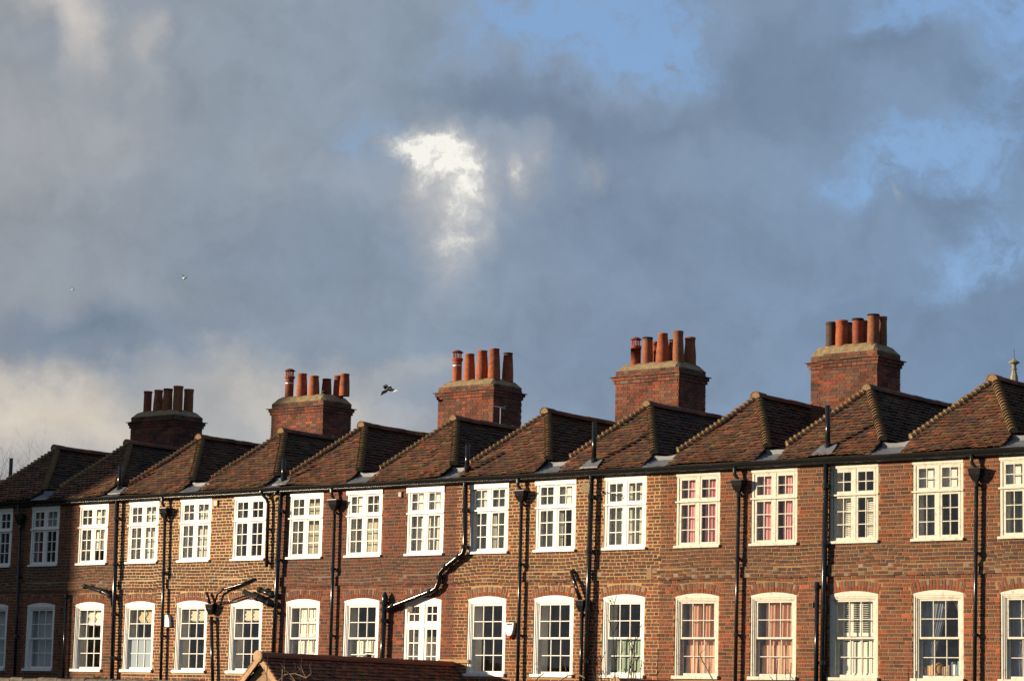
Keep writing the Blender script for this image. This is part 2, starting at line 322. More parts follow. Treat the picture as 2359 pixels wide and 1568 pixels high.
def openings(z, x0, x1):
    out = []
    for i in range(0, 19):
        xc = WX(i)
        if xc < x0 - 1 or xc > x1 + 1: continue
        if UZ0 - .01 < z < UZ1: out.append((xc - UW / 2, xc + UW / 2))
        if LZ0 - .01 < z < LSP - .02: out.append((xc - LW / 2, xc + LW / 2))
        elif LSP - .02 <= z < 5.835:
            w = .565 + max(0, z - 5.53) * .30
            if z > ext_z(.64): w = min(w, math.sqrt(max(0, 5.83 - z) / .20) + .02)
            if w > .03: out.append((xc - w, xc + w))
    return sorted(out)
BRICK_F = [(0, 1, 5, 4), (1, 2, 6, 5), (3, 0, 4, 7), (4, 5, 6, 7), (3, 2, 1, 0)]
def brick_variants():
    vs = []
    for k in range(8):
        rg = random.Random(500 + k); q = lambda a: rg.uniform(-a, a)
        c = [(-.5 + q(.015), 0 + q(.0015), -.5 + q(.04)), (.5 + q(.015), q(.0015), -.5 + q(.04)), (.5, .03, -.5), (-.5, .03, -.5), (-.5 + q(.015), q(.0015), .5 + q(.04)), (.5 + q(.015), q(.0015), .5 + q(.04)), (.5, .03, .5), (-.5, .03, .5)]
        me = bpy.data.meshes.new('brick'); me.from_pydata(c, [], BRICK_F); me.materials.append(M['brick']); vs.append((me, c))
    return vs
BV = brick_variants()
def lay(pieces, parent, limit, name='brick', single='brick', mass='brick_mass', mname='brickwork', rotz=0.0, pick_seen=True):
    """pieces: (x, y, z, w, h, roll, colour, variant). The largest seen become objects, the rest one mesh."""
    if rotz: ca, sa = math.cos(rotz), math.sin(rotz)
    sc = []
    for i, q in enumerate(pieces):
        px, py, d = project(q[0], q[1], q[2]); seen = 0 < px < 1024 and 0 < py < 680
        sc.append((-(q[3] * q[4]) / d / d if seen else 1, i))
    sc.sort(); single_ids = set(i for k, (s_, i) in enumerate(sc) if k < limit and s_ < 0)
    mb = MB()
    for i, (x, y, z, w, h, roll, colr, var) in enumerate(pieces):
        me, c = BV[var]
        if i in single_ids: link(name, me, parent, (x, y, z), colr, (0, roll, rotz), (w, 1, h))
        else:
            cr, sr = math.cos(roll), math.sin(roll); vs = []
            for (a, b_, e) in c:
                a *= w; e *= h; a2, e2 = a * cr + e * sr, -a * sr + e * cr
                if rotz: vs.append((x + a2 * ca - b_ * sa, y + a2 * sa + b_ * ca, z + e2))
                else: vs.append((x + a2, y + b_, z + e2))
            mb.add(vs, BRICK_F, 0, colr)
    if mb.v: mb.build(mname, mass, parent, kind='stuff')
def wall_bricks(h, x0, x1):
    rng = random.Random(40 + h); mk, k = HOUSES[h]; out = []
    jt = .018 if mk in ('cream', 'pale') else .0165
    basepal = 'red' if h == 3 else 'std'
    n0 = int((3.2 - BAND0) / CRS) - 1; n1 = int((ZTOP - BAND0) / CRS) + 1
    for n in range(n0, n1 + 1):
        z = BAND0 + CRS * (n + .5)
        if z < 3.2 or z > ZTOP - .03: continue
        ops = openings(z, x0, x1); spans = []; a = x0
        for o0, o1 in ops:
            if o0 > a + .02: spans.append((a, min(o0, x1)))
            a = max(a, o1)
        if a < x1 - .02: spans.append((a, x1))
        inband = 0 <= n <= 2; yb = -.030 if inband else 0.0
        joint = jt * (1.5 if mk in ('cream', 'pale') and 6.5 < z < 8.2 and rng.random() < .7 else 1)
        for (s0, s1) in spans:
            if s1 - s0 < .04: continue
            per = .3375; ph = (n % 2) * .16875 + .03 * math.sin(n * 1.7)
            k0 = math.floor((s0 - ph) / per) - 1; cells = []
            cx = ph + k0 * per
            while cx < s1:
                cells.append((cx, cx + .225, 0)); cells.append((cx + .225, cx + per, 1)); cx += per
            for (c0, c1, hd) in cells:
                if s0 == x0 and c0 < x0 - 1e-6: continue
                if c0 >= s1: continue
                open_end = s1 == x1
                c0 += rng.uniform(-.006, .006); a0 = (c0 if s0 == x0 else max(c0, s0)) + joint * .65; a1 = (c1 if open_end else min(c1, s1)) - joint * .65
                if a1 - a0 < .035: continue
                xm = (a0 + a1) / 2; zz = z + wave(xm, z); dist = min([abs(xm - o) for op in ops for o in op] + [9])
                if inband: pal = 'grey' if (hd and rng.random() < (.55 if h >= 5 else .22)) else ('dark' if rng.random() < .45 else basepal)
                elif z > 6.13 and z < 6.55: pal = 'dark' if rng.random() < .6 else basepal
                elif dist < .15 and rng.random() < .62: pal = 'quoin'
                elif dist < .26 and rng.random() < .15: pal = 'quoin'
                else: pal = basepal
                if pal == basepal and rng.random() < .07: pal = 'quoin' if z < 5.9 or rng.random() < .3 else 'dark'
                c_ = tuple(v * k * (1.12 if z < 5.9 else 1.0) for v in pick(rng, pal))
                out.append((xm, yb - rng.uniform(0, .005), zz, a1 - a0, CRS - joint * rng.uniform(.85, 1.1), rng.uniform(-.008, .008), c_, rng.randrange(8)))
    for i in range(19):                                            # fanned arch bricks over each lower window
        xc = WX(i)
        if not (x0 < xc < x1): continue
        nb = 17
        for j in range(nb):
            t = (j + .5) / nb * 2 - 1; xi = t * .575; xo = t * .635
            zi = arch_z(min(abs(xi), .555)) + .004; zo = ext_z(xo) - .006; roll = math.atan2(xo - xi, zo - zi)
            Ln = math.hypot(xo - xi, zo - zi); wv = .0635 - .009
            if j % 2 == 0: segs = [(0, 1, pick(rng, 'head'))]
            else: segs = [(0, .46, pick(rng, 'head')), (.5, 1, pick(rng, 'grey') if rng.random() < .75 else pick(rng, 'dark'))]
            for (f0, f1, c_) in segs:
                fm = (f0 + f1) / 2; xm = xc + xi + (xo - xi) * fm; zm = zi + (zo - zi) * fm
                out.append((xm, -rng.uniform(0.001, .005), zm + wave(xm, zm) * .3, wv, Ln * (f1 - f0) - .004, roll, c_, rng.randrange(8)))
    return out
def wall_sheet(parent, h, x0, x1):
    mb = MB(); y = .0015 if HOUSES[h][0] in ('cream', 'pale') else .004; D = .16
    def quad(a, b_, z0, z1, mi=0): mb.add([(a, y, z0), (b_, y, z0), (b_, y, z1), (a, y, z1)], [(0, 1, 2, 3)], mi)
    ws = sorted(WX(i) for i in range(19) if x0 < WX(i) < x1); a = x0
    for xc in ws:
        l, r = xc - .558, xc + .558
        quad(a, l, 3.2, ZTOP); quad(l, r, 3.2, LZ0)
        pts = [(l + (r - l) * k / 12, arch_z((l + (r - l) * k / 12 - xc) * .99)) for k in range(13)]
        vs = [(p[0], y, p[1]) for p in pts] + [(p[0], y, UZ0) for p in pts]
        mb.add(vs, [(k, k + 1, k + 14, k + 13) for k in range(12)])
        quad(l, r, UZ1, ZTOP)
        def rv(poly):                                                # reveals run back into the wall
            n = len(poly); mb.add([(p[0], y, p[1]) for p in poly] + [(p[0], D, p[1]) for p in poly], [(i, (i + 1) % n, (i + 1) % n + n, i + n) for i in range(n)])
        rv([(l, LZ0), (r, LZ0)] + pts[::-1]); rv([(l, UZ0), (r, UZ0), (r, UZ1), (l, UZ1)])
        a = r
    quad(a, x1, 3.2, ZTOP); quad(x0, x1, 0, 3.2, 1)
    mb.add([(x0, y, 0), (x0, D, 0), (x0, D, ZTOP), (x0, y, ZTOP)], [(0, 1, 2, 3)]); mb.add([(x1, y, 0), (x1, D, 0), (x1, D, ZTOP), (x1, y, ZTOP)], [(0, 1, 2, 3)])
    mb.box(x0, x1, -.028, y - .001, BAND0 + .01, BAND1, 0)            # projecting band core and its sloped top
    mb.add([(x0, -.026, BAND1), (x1, -.026, BAND1), (x1, y - .001, BAND1 + .014), (x0, y - .001, BAND1 + .014)], [(0, 1, 2, 3)])
    mb.build('wall', ['mort_' + HOUSES[h][0], 'lowbrick'], parent)
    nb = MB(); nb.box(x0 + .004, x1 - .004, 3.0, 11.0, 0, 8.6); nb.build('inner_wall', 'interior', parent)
    if h == 6: eb = MB(); eb.box(x1 + .001, x1 + .22, .001, 11.0, 0, 8.28); eb.build('end_wall', 'lowbrick', parent)

# ---- windows
def sash_mesh(gx0, gx1, gz0, gz1, nx, nz, st, tp, bt_, y0, y1, bar=.022):
    mb = MB(); mb.box(gx0 - st, gx0, y0, y1, gz0 - bt_, gz1 + tp); mb.box(gx1, gx1 + st, y0, y1, gz0 - bt_, gz1 + tp)
    mb.box(gx0, gx1, y0, y1, gz1, gz1 + tp); mb.box(gx0, gx1, y0, y1, gz0 - bt_, gz0)
    panes = []
    xs = [gx0 + (gx1 - gx0) * k / nx for k in range(nx + 1)]; zs = [gz0 + (gz1 - gz0) * k / nz for k in range(nz + 1)]
    for k in range(1, nx): mb.box(xs[k] - bar / 2, xs[k] + bar / 2, y0 + .004, y1 - .004, gz0, gz1)
    for k in range(1, nz):
        for j in range(nx): mb.box(xs[j] + (bar / 2 if j else 0), xs[j + 1] - (bar / 2 if j < nx - 1 else 0), y0 + .006, y1 - .006, zs[k] - bar / 2, zs[k] + bar / 2)
    ym = (y0 + y1) / 2 + .004
    for j in range(nx):
        for k in range(nz):
            a0 = xs[j] + (bar / 2 if j else 0) - .002; a1 = xs[j + 1] - (bar / 2 if j < nx - 1 else 0) + .002
            b0 = zs[k] + (bar / 2 if k else 0) - .002; b1 = zs[k + 1] - (bar / 2 if k < nz - 1 else 0) + .002
            panes.append(((a0 + a1) / 2, ym, (b0 + b1) / 2, a1 - a0, b1 - b0))
    return mb, panes
def pane_mesh(w, h, mat='glass'):
    me = bpy.data.meshes.new('pane'); me.from_pydata([(-w / 2, 0, -h / 2), (w / 2, 0, -h / 2), (w / 2, 0, h / 2), (-w / 2, 0, h / 2)], [], [(0, 1, 2, 3)]); me.materials.append(M[mat]); return me
def make_template(kind, wm):
    """frame mesh, sill mesh, [(sash mesh, panes)] in window coordinates (x from centre, y inward, z from the sill's underside)"""
    fr_ = MB(); si = MB(); sashes = []
    if kind == 'casement':
        H = UZ1 - UZ0; si.box(-.585, .575, -.055, .10, 0, .05)
        fr_.box(-.556, -.50, .012, .11, .05, H - .001); fr_.box(.50, .556, .012, .11, .05, H - .001); fr_.box(-.50, .50, .012, .11, H - .085, H - .001); fr_.box(-.50, .50, .012, .11, .05, .072)
        fr_.box(-.50, .50, .014, .11, .955, .995); fr_.box(-.575, .57, -.022, .012, .955, .985)
        fr_.box(-.034, .034, .014, .11, .072, .955); fr_.box(-.034, .034, .014, .11, .995, H - .085)
        fr_.box(-.565, .562, -.004, .012, H - .062, H - .001)
        for sx in (-1, 1):
            g0, g1 = (-.438, -.082) if sx < 0 else (.082, .438)
            for (z0, z1, nz, bt_, tp) in ((.118, .908, 3, .044, .045), (1.045, 1.425, 2, .048, .058)):
                m_, pn = sash_mesh(g0, g1, z0, z1, 2, nz, .046, tp, bt_, .022, .065, .018); sashes.append((m_, pn))
    elif kind == 'sash':
        si.box(-.585, .58, -.06, .12, 0, .065)
        arc = [(-.554 + 1.108 * k / 12, arch_z(-.554 + 1.108 * k / 12) - LZ0 - .004) for k in range(13)]
        fr_.prism([(.554, 1.66), (-.554, 1.66)] + arc, .010, .12)
        for (w0, w1, y0) in ((.554, .515, .016), (.515, .480, .030), (.480, .452, .045)):
            fr_.box(-w0, -w1, y0, .14, .065, 1.66 if w0 > .55 else 1.66 - (.554 - w0)); fr_.box(w1, w0, y0, .14, .065, 1.66 if w0 > .55 else 1.66 - (.554 - w0))
        fr_.box(-.515, .515, .022, .14, 1.625, 1.66); fr_.box(-.48, .48, .036, .14, 1.598, 1.625)
        m1, p1 = sash_mesh(-.410, .410, .862, 1.558, 3, 2, .041, .039, .040, .060, .098, .017); sashes.append((m1, p1))
        m2, p2 = sash_mesh(-.404, .404, .120, .818, 3, 2, .047, .042, .054, .104, .140, .017); sashes.append((m2, p2))
    else:                                                             # tall casement pair
        si.box(-.585, .58, -.055, .12, 0, .065)
        arc = [(-.554 + 1.108 * k / 12, arch_z(-.554 + 1.108 * k / 12) - LZ0 - .004) for k in range(13)]
        fr_.prism([(.554, 1.64), (-.554, 1.64)] + arc, .010, .12)
        fr_.box(-.554, -.485, .018, .13, .065, 1.64); fr_.box(.485, .554, .018, .13, .065, 1.64); fr_.box(-.485, .485, .018, .13, 1.60, 1.64); fr_.box(-.485, .485, .018, .13, 1.09, 1.17)
        fr_.box(-.05, .05, .018, .13, .065, 1.09); fr_.box(-.05, .05, .018, .13, 1.17, 1.60)
        for sx in (-1, 1):
            g0, g1 = (-.42, -.12) if sx < 0 else (.12, .42)
            for (z0, z1, nz, bt_, tp) in ((.13, 1.04, 3, .065, .05), (1.225, 1.56, 2, .055, .04)):
                m_, pn = sash_mesh(g0, g1, z0, z1, 2, nz, .062, tp, bt_, .03, .07); sashes.append((m_, pn))
    T = dict(frame=fr_.mesh('window', wm), sill=si.mesh('sill', wm), sashes=[])
    cache = {}
    for m_, pn in sashes:
        pl = []
        for (x, y, z, w, h_) in pn:
            key = (round(w, 3), round(h_, 3))
            if key not in cache: cache[key] = (pane_mesh(w, h_), pane_mesh(w, h_, 'frost'))
            pl.append((cache[key], (x, y, z)))
        T['sashes'].append((m_.mesh('sash', wm), pl))
    return T
TPL = {}
for kd in ('casement', 'sash', 'tall'):
    for wm in ('white', 'white2'): TPL[kd, wm] = make_template(kd, wm)
wr = random.Random(9)
def place_window(house, kind, wm, xc, z0, frosted=()):
    T = TPL[kind, wm]; w = link('window', T['frame'], house, (xc, 0, z0)); link('sill', T['sill'], w)
    for si_, (me, panes) in enumerate(T['sashes']):
        link('sash', me, w)
        for pi, (pm, loc) in enumerate(panes):
            link('pane', pm[1] if si_ in frosted else pm[0], w, loc, rot=(wr.uniform(-.006, .006), 0, wr.uniform(-.006, .006)))
def room(house, xc, z0, z1, wide=.50):
    mb = MB()
    def tubebox(x0, x1, y0, y1, a, b_, mi, capped):
        mb.add([(x0, y0, a), (x1, y0, a), (x1, y0, b_), (x0, y0, b_), (x0, y1, a), (x1, y1, a), (x1, y1, b_), (x0, y1, b_)], [(0, 4, 5, 1), (1, 5, 6, 2), (2, 6, 7, 3), (3, 7, 4, 0)] + ([(4, 7, 6, 5)] if capped else []), mi)
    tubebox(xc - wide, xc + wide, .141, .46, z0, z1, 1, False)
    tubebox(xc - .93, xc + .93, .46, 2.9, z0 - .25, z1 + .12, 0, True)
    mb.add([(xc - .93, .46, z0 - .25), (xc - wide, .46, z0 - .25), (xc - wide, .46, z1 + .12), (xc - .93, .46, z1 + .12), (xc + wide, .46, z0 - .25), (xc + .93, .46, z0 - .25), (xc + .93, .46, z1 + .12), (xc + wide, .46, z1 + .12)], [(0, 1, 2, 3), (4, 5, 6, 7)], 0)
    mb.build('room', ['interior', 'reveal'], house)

# ---- curtains, blinds, shutters
def curtain(name, xa, xb, z0, z1, y, colr, label, group, folds=9, amp=.03, tie=None, cat='curtain', seed=0, mat='fabric'):
    rg = random.Random(seed); nx, nz = 48, 10; ph = rg.uniform(0, 6); vs = []
    for j in range(nz + 1):
        tz = j / nz; z = z0 + (z1 - z0) * tz
        a, b_ = xa, xb
        if tie: a, b_ = tie(tz, xa, xb)
        for i in range(nx + 1):
            t = i / nx; f = math.sin(t * folds * 2 * math.pi + ph + .5 * math.sin(tz * 3 + ph)) + .4 * math.sin(t * folds * 3.7 + ph * 2)
            vs.append((a + (b_ - a) * (t + .012 * f), y + amp * f * (1 - .25 * tz), z))
    n = len(vs); vs += [(v[0], v[1] + .004, v[2]) for v in vs]
    fs = [(j * (nx + 1) + i, j * (nx + 1) + i + 1, (j + 1) * (nx + 1) + i + 1, (j + 1) * (nx + 1) + i) for j in range(nz) for i in range(nx)]
    fs += [(d_ + n, c_ + n, b2 + n, a2 + n) for (a2, b2, c_, d_) in fs]
    mb = MB(); mb.add(vs, fs); o = mb.build(name, mat, None, True, color=colr); tag(o, label, cat, group); return o
def louvre_shutter(house, x0, x1, z0, z1, y, tilt=.6, rotz=0.0):
    mb = MB(); s = .028; w = x1 - x0
    mb.box(0, s, 0, .03, 0, z1 - z0); mb.box(w - s, w, 0, .03, 0, z1 - z0); mb.box(s, w - s, 0, .03, 0, .07); mb.box(s, w - s, 0, .03, z1 - z0 - .06, z1 - z0)
    o = mb.build('shutter', 'shutter', house, loc=(x0, y, z0)); o.rotation_euler.z = rotz
    n = int((z1 - z0 - .13) / .036); sm = MB(); d = .02
    cx_, sx_ = math.cos(tilt) * d, math.sin(tilt) * d
    sm.add([(s, -cx_, -sx_), (w - s, -cx_, -sx_), (w - s, cx_, sx_), (s, cx_, sx_), (s, -cx_, -sx_ + .005), (w - s, -cx_, -sx_ + .005), (w - s, cx_, sx_ + .005), (s, cx_, sx_ + .005)], [(0, 1, 5, 4), (1, 2, 6, 5), (2, 3, 7, 6), (3, 0, 4, 7), (4, 5, 6, 7), (3, 2, 1, 0)])
    me = sm.mesh('slat', 'shutter')
    for k in range(n): link('slat', me, o, (0, .015, .07 + .036 * (k + .5)))
def panel_shutter(house, x0, x1, z0, z1, y, mat='shutter', rotz=0.0, top_round=False):
    mb = MB(); w = x1 - x0; H = z1 - z0; s = .04
    mb.box(0, s, 0, .03, 0, H); mb.box(w - s, w, 0, .03, 0, H); mb.box(s, w - s, 0, .03, 0, .08); mb.box(s, w - s, 0, .03, H - .07, H); mb.box(s, w - s, 0, .03, H * .5 - .03, H * .5 + .03)
    mb.box(s, w - s, .016, .026, .08, H * .5 - .03); mb.box(s, w - s, .016, .026, H * .5 + .03, H - .07)
    mb.box(s + .03, w - s - .03, .006, .016, .11, H * .5 - .06); mb.box(s + .03, w - s - .03, .006, .016, H * .5 + .06, H - .10)
    o = mb.build('shutter', mat, house, loc=(x0, y, z0)); o.rotation_euler.z = rotz
def blind(xc, w, z0, z1, y, colr, label, group=None, cat='blind', pleats=0, trans=False):
    mb = MB(); n = max(1, pleats)
    if pleats:
        pts = [(y + .0, z1)]
        for k in range(pleats):
            zt = z1 - (z1 - z0) * (k + .45) / pleats; zb = z1 - (z1 - z0) * (k + 1) / pleats; pts += [(y - .035 - .01 * (k % 2), zt - .01), (y - .005, zb + .006)]
        n2 = 14; vs = []
        for (yy, zz) in pts:
            for i in range(n2 + 1):
                t = i / n2; vs.append((xc - w / 2 + w * t, yy + .004 * math.sin(t * 19 + zz * 30), zz - .02 * math.sin(math.pi * t) * (z1 - zz) / (z1 - z0)))
        n = len(vs); vs += [(v[0], v[1] + .004, v[2]) for v in vs]
        fs = [(j * (n2 + 1) + i, j * (n2 + 1) + i + 1, (j + 1) * (n2 + 1) + i + 1, (j + 1) * (n2 + 1) + i) for j in range(len(pts) - 1) for i in range(n2)]
        fs += [tuple(q + n for q in f[::-1]) for f in fs]; mb.add(vs, fs)
    else: mb.box(xc - w / 2, xc + w / 2, y, y + .006, z0, z1); mb.box(xc - w / 2, xc + w / 2, y - .008, y + .014, z0 - .018, z0)
    o = mb.build('blind', 'fabric', None, bool(pleats), color=colr); tag(o, label, cat, group); return o

# ---- roofs
XE, AZ_ = 1.12, 9.86
PROF = [(-.155, 8.285), (.02, 8.395), (.18, 8.515), (.32, 8.63), (.60, 8.885), (1.0, 9.245), (1.65, 9.86)]
SL = [0.0]
for a_, b_ in zip(PROF, PROF[1:]): SL.append(SL[-1] + math.dist(a_, b_))
def prof(s):
    s = max(0, min(SL[-1] - 1e-6, s)) if s <= SL[-1] else s
    for i in range(len(PROF) - 1):
        if s <= SL[i + 1] or i == len(PROF) - 2:
            t = (s - SL[i]) / (SL[i + 1] - SL[i]); a_, b_ = PROF[i], PROF[i + 1]
            d = ((b_[0] - a_[0]), (b_[1] - a_[1])); l = math.hypot(*d)
            return a_[0] + d[0] * t, a_[1] + d[1] * t, (-d[1] / l, d[0] / l)
def hipw(z): return XE if z < 8.63 else max(0, XE * (AZ_ - z) / (AZ_ - 8.63))
TPAL = [((.118, .060, .038), 6), ((.092, .052, .036), 5), ((.140, .064, .036), 3), ((.072, .048, .038), 4), ((.19, .070, .034), .7), ((.115, .085, .042), 2), ((.055, .043, .038), 1.5)]
def tpick(rng, warmth=1.0):
    t = rng.random() * sum(w for _, w in TPAL)
    for c_, w in TPAL:
        t -= w
        if t <= 0: break
    k = rng.uniform(.72, 1.12); return (c_[0] * k * warmth * 1.08, c_[1] * k * .96, c_[2] * k * .92)
TILE_F = [(0, 1, 4, 3), (1, 2, 5, 4), (6, 7, 1, 0), (7, 8, 2, 1), (6, 0, 3), (2, 8, 5)]
def tile(pos, nrm, u0, u1, v0, v1, clamp, rng, lift):
    """pos(u, v) -> point; nine-vertex cambered tile, cut along the hips by clamp(v) -> (lo, hi)"""
    l0, h0 = clamp(v0); l1, h1 = clamp(v1)
    a0, a1 = max(u0, l0), min(u1, h0); b0, b1 = max(u0, l1), min(u1, h1)
    if a1 - a0 < .02: return None
    if b1 < b0: b0 = b1 = min(max((b0 + b1) / 2, a0), a1)
    sk = rng.uniform(-.006, .006); j = rng.uniform(-.007, .007) - (.035 if rng.random() < .012 else 0); tl = lift + rng.uniform(-.010, .014)
    def P(u, v, h): q = pos(u, v); n_ = nrm(v); return (q[0] + n_[0] * h, q[1] + n_[1] * h, q[2] + n_[2] * h)
    am, bm = (a0 + a1) / 2, (b0 + b1) / 2
    return [P(a0 + .002, v0 + sk + j, tl), P(am, v0 + j, tl + .011), P(a1 - .002, v0 - sk + j, tl), P(b0, v1, .010), P(bm, v1, .012), P(b1, v1, .010),
            P(a0 + .002, v0 + sk + j, tl - .016), P(am, v0 + j, tl - .005), P(a1 - .002, v0 - sk + j, tl - .016)]
def lay_tiles(rows, parent, limit, name='roof_tile'):
    sc = sorted((-(1 / project(*v[0])[2]), i) for i, (v, c_, front) in enumerate(rows) if front and 0 < project(*v[0])[0] < 1024)
    ids = set(i for _, i in sc[:limit]); mb = MB()
    for i, (v, c_, fr2) in enumerate(rows):
        if i in ids:
            me = bpy.data.meshes.new(name); me.from_pydata(v, [], TILE_F); me.materials.append(M['tile']); link(name, me, parent, color=c_)
        else: mb.add(v, TILE_F, 0, c_)
    if mb.v: mb.build('tiling', 'tile_mass', parent, kind='stuff')
def half_cone(r0, r1, length, thick=.013, seg=7, fill=True):
    """bonnet or ridge tile lying along +Y (uphill), open below; wide end at y=0 filled with mortar"""
    mb = MB(); A = [math.pi * k / seg for k in range(seg + 1)]
    o0 = [(-math.cos(a) * r0, 0, math.sin(a) * r0) for a in A]; o1 = [(-math.cos(a) * r1, length, math.sin(a) * r1) for a in A]
    i0 = [(-math.cos(a) * (r0 - thick), 0, math.sin(a) * (r0 - thick)) for a in A]; n = seg + 1
    mb.add(o0 + o1 + i0, [(k, k + 1, n + k + 1, n + k) for k in range(seg)] + [(2 * n + k, 2 * n + k + 1, k + 1, k) for k in range(seg)])
    if fill: mb.add([(x, .006, z) for x, _, z in i0] + [(0, .006, -.02)], [(k, n, k + 1) for k in range(seg)], 1)
    return mb
HIP_ME = [half_cone(.100 + .006 * (k % 2), .074, .165).mesh('hip_tile', ['tile', 'mortar_fill']) for k in range(3)]
RIDGE_ME = half_cone(.112, .108, .325, .016, 9).mesh('ridge_tile', ['tile', 'mortar_fill'])
RIDGE_END = half_cone(.128, .118, .34, .018, 10).mesh('ridge_tile', ['tile', 'mortar_fill'])
def orient(o, loc, fwd, up):
    fwd = Vector(fwd).normalized(); up = Vector(up); right = fwd.cross(up).normalized(); up = right.cross(fwd)
    o.matrix_local = Matrix(((right.x, fwd.x, up.x, loc[0]), (right.y, fwd.y, up.y, loc[1]), (right.z, fwd.z, up.z, loc[2]), (0, 0, 0, 1)))
def make_roof(house, xa, seed, depth=9.0):
    rng = random.Random(seed); rows = []
    root = MB()                                                       # solid body under the tiles
    zs = [8.1, 8.285] + [p_[1] for p_ in PROF[1:]]; ys = [-.12] + [p_[0] for p_ in PROF]
    sec = []
    for y, z in zip([-.10] + [p_[0] + .012 for p_ in PROF], [8.2] + [p_[1] - .012 for p_ in PROF]):
        w = hipw(z); sec.append([(xa - w, y, z), (xa + w, y, z)])
    vs = [p_ for s_ in sec for p_ in s_]; n = len(sec); fs = [(2 * i, 2 * i + 1, 2 * i + 3, 2 * i + 2) for i in range(n - 1)]
    vs += [(xa - XE, depth, 8.62), (xa + XE, depth, 8.62), (xa, depth, 9.848), (xa - XE, .3, 8.2), (xa + XE, .3, 8.2), (xa - XE, depth, 8.2), (xa + XE, depth, 8.2)]
    bL, bR, ap = 2 * 4, 2 * 4 + 1, 2 * (n - 1); e = 2 * n
    fs += [(bR, e + 1, e + 2, ap + 1), (bL, ap, e + 2, e), (bR, e + 4, e + 6, e + 1), (bL, e, e + 5, e + 3), (1, e + 4, bR, 7, 5, 3), (0, 2, 4, 6, bL, e + 3), (e, e + 2, e + 1)]
    root.add(vs, fs); rf = root.build('roof', 'underroof', house)
    cam_a, cam_b = rng.uniform(0, 6), rng.uniform(0, 6)
    sag = lambda u, v: .028 * math.sin(u * 2.1 + cam_a) * math.sin(v * 2.0 + cam_b)
    def posf(u, s):
        y, z, n_ = prof(s); h_ = sag(u, s); return (xa + u, y + n_[0] * h_, z + n_[1] * h_)
    def nrf(s): n_ = prof(s)[2]; return (0, n_[0], n_[1])
    def clf(s): w = hipw(prof(max(0, s))[1]); return (-w, w)
    g = .102; nrow = int(SL[-1] / g) + 1
    for r_ in range(nrow):
        s0 = -.02 + r_ * g; s1 = s0 + g + .03; off = (r_ % 2) * .083 + rng.uniform(-.012, .012)
        w = clf(s0)[1]; u = -math.ceil(w / .166) * .166 - .166 + off
        while u < w:
            t = tile(posf, nrf, u, u + .163, s0, min(s1, SL[-1]), clf, rng, .044)
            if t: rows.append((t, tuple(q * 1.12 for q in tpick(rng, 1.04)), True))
            u += .166
    # side slopes
    run = XE; rise = AZ_ - 8.63; sl = math.hypot(run, rise)
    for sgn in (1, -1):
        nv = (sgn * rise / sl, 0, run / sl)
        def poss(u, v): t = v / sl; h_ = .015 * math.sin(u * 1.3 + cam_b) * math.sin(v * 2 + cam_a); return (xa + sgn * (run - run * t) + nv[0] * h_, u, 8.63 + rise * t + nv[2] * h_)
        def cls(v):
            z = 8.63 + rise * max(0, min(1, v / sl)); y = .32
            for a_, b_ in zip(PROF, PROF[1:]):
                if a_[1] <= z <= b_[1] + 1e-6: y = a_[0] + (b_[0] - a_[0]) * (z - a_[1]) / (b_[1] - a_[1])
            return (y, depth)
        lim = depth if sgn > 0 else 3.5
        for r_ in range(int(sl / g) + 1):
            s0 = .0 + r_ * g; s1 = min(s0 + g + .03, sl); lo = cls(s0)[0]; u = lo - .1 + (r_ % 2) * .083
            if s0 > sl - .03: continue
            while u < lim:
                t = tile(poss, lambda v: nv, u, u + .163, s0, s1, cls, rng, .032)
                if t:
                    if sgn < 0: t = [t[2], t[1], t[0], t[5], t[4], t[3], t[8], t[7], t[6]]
                    k = tpick(rng, .95); rows.append((t, tuple(q * .62 for q in k), False))  # shade of the side slopes mixed into their tile tint
                u += .166
    # hip bonnets
    for sgn in (1, -1):
        pts = []
        for k in range(20):
            z = 8.64 + (AZ_ - 8.66) * k / 19
            for a_, b_ in zip(PROF, PROF[1:]):
                if a_[1] <= z <= b_[1] + 1e-6: y = a_[0] + (b_[0] - a_[0]) * (z - a_[1]) / (b_[1] - a_[1])
            pts.append(Vector((xa + sgn * hipw(z), y, z)))
        for k in range(19):
            d = (pts[k + 1] - pts[k]).normalized(); upv = Vector((sgn * .45, -.5, .8)); upv = (upv - d * upv.dot(d)).normalized()
            d2 = (d - upv * (.20 if sgn > 0 else .28)).normalized()
            o = link('hip_tile', HIP_ME[rng.randrange(3)], rf, color=tuple(q * .75 + m_ * .55 for q, m_ in zip(tpick(rng, 1.05), (.17, .12, .055))))
            orient(o, pts[k] - d * .035 + upv * (.022 + rng.uniform(-.004, .006)), d2 + Vector((rng.uniform(-.03, .03), 0, 0)), upv)
    # ridge
    y = 1.50; k = 0; dip = rng.uniform(.01, .03)
    while y < depth - .3:
        last = k == 0; o = link('ridge_tile', RIDGE_END if last else RIDGE_ME, rf, color=tuple(q * (1.2 if last else .95) for q in tpick(rng, 1.15)))
        sagz = -dip * math.sin((y - 1.5) / 7 * math.pi) if y < 8.5 else 0
        orient(o, (xa + rng.uniform(-.006, .006), y, AZ_ + .005 + sagz + rng.uniform(-.006, .006) + (.005 if last else 0)), (0, 1, rng.uniform(-.012, .012)), (0, 0, 1))
        y += .315; k += 1
    return rf, rows
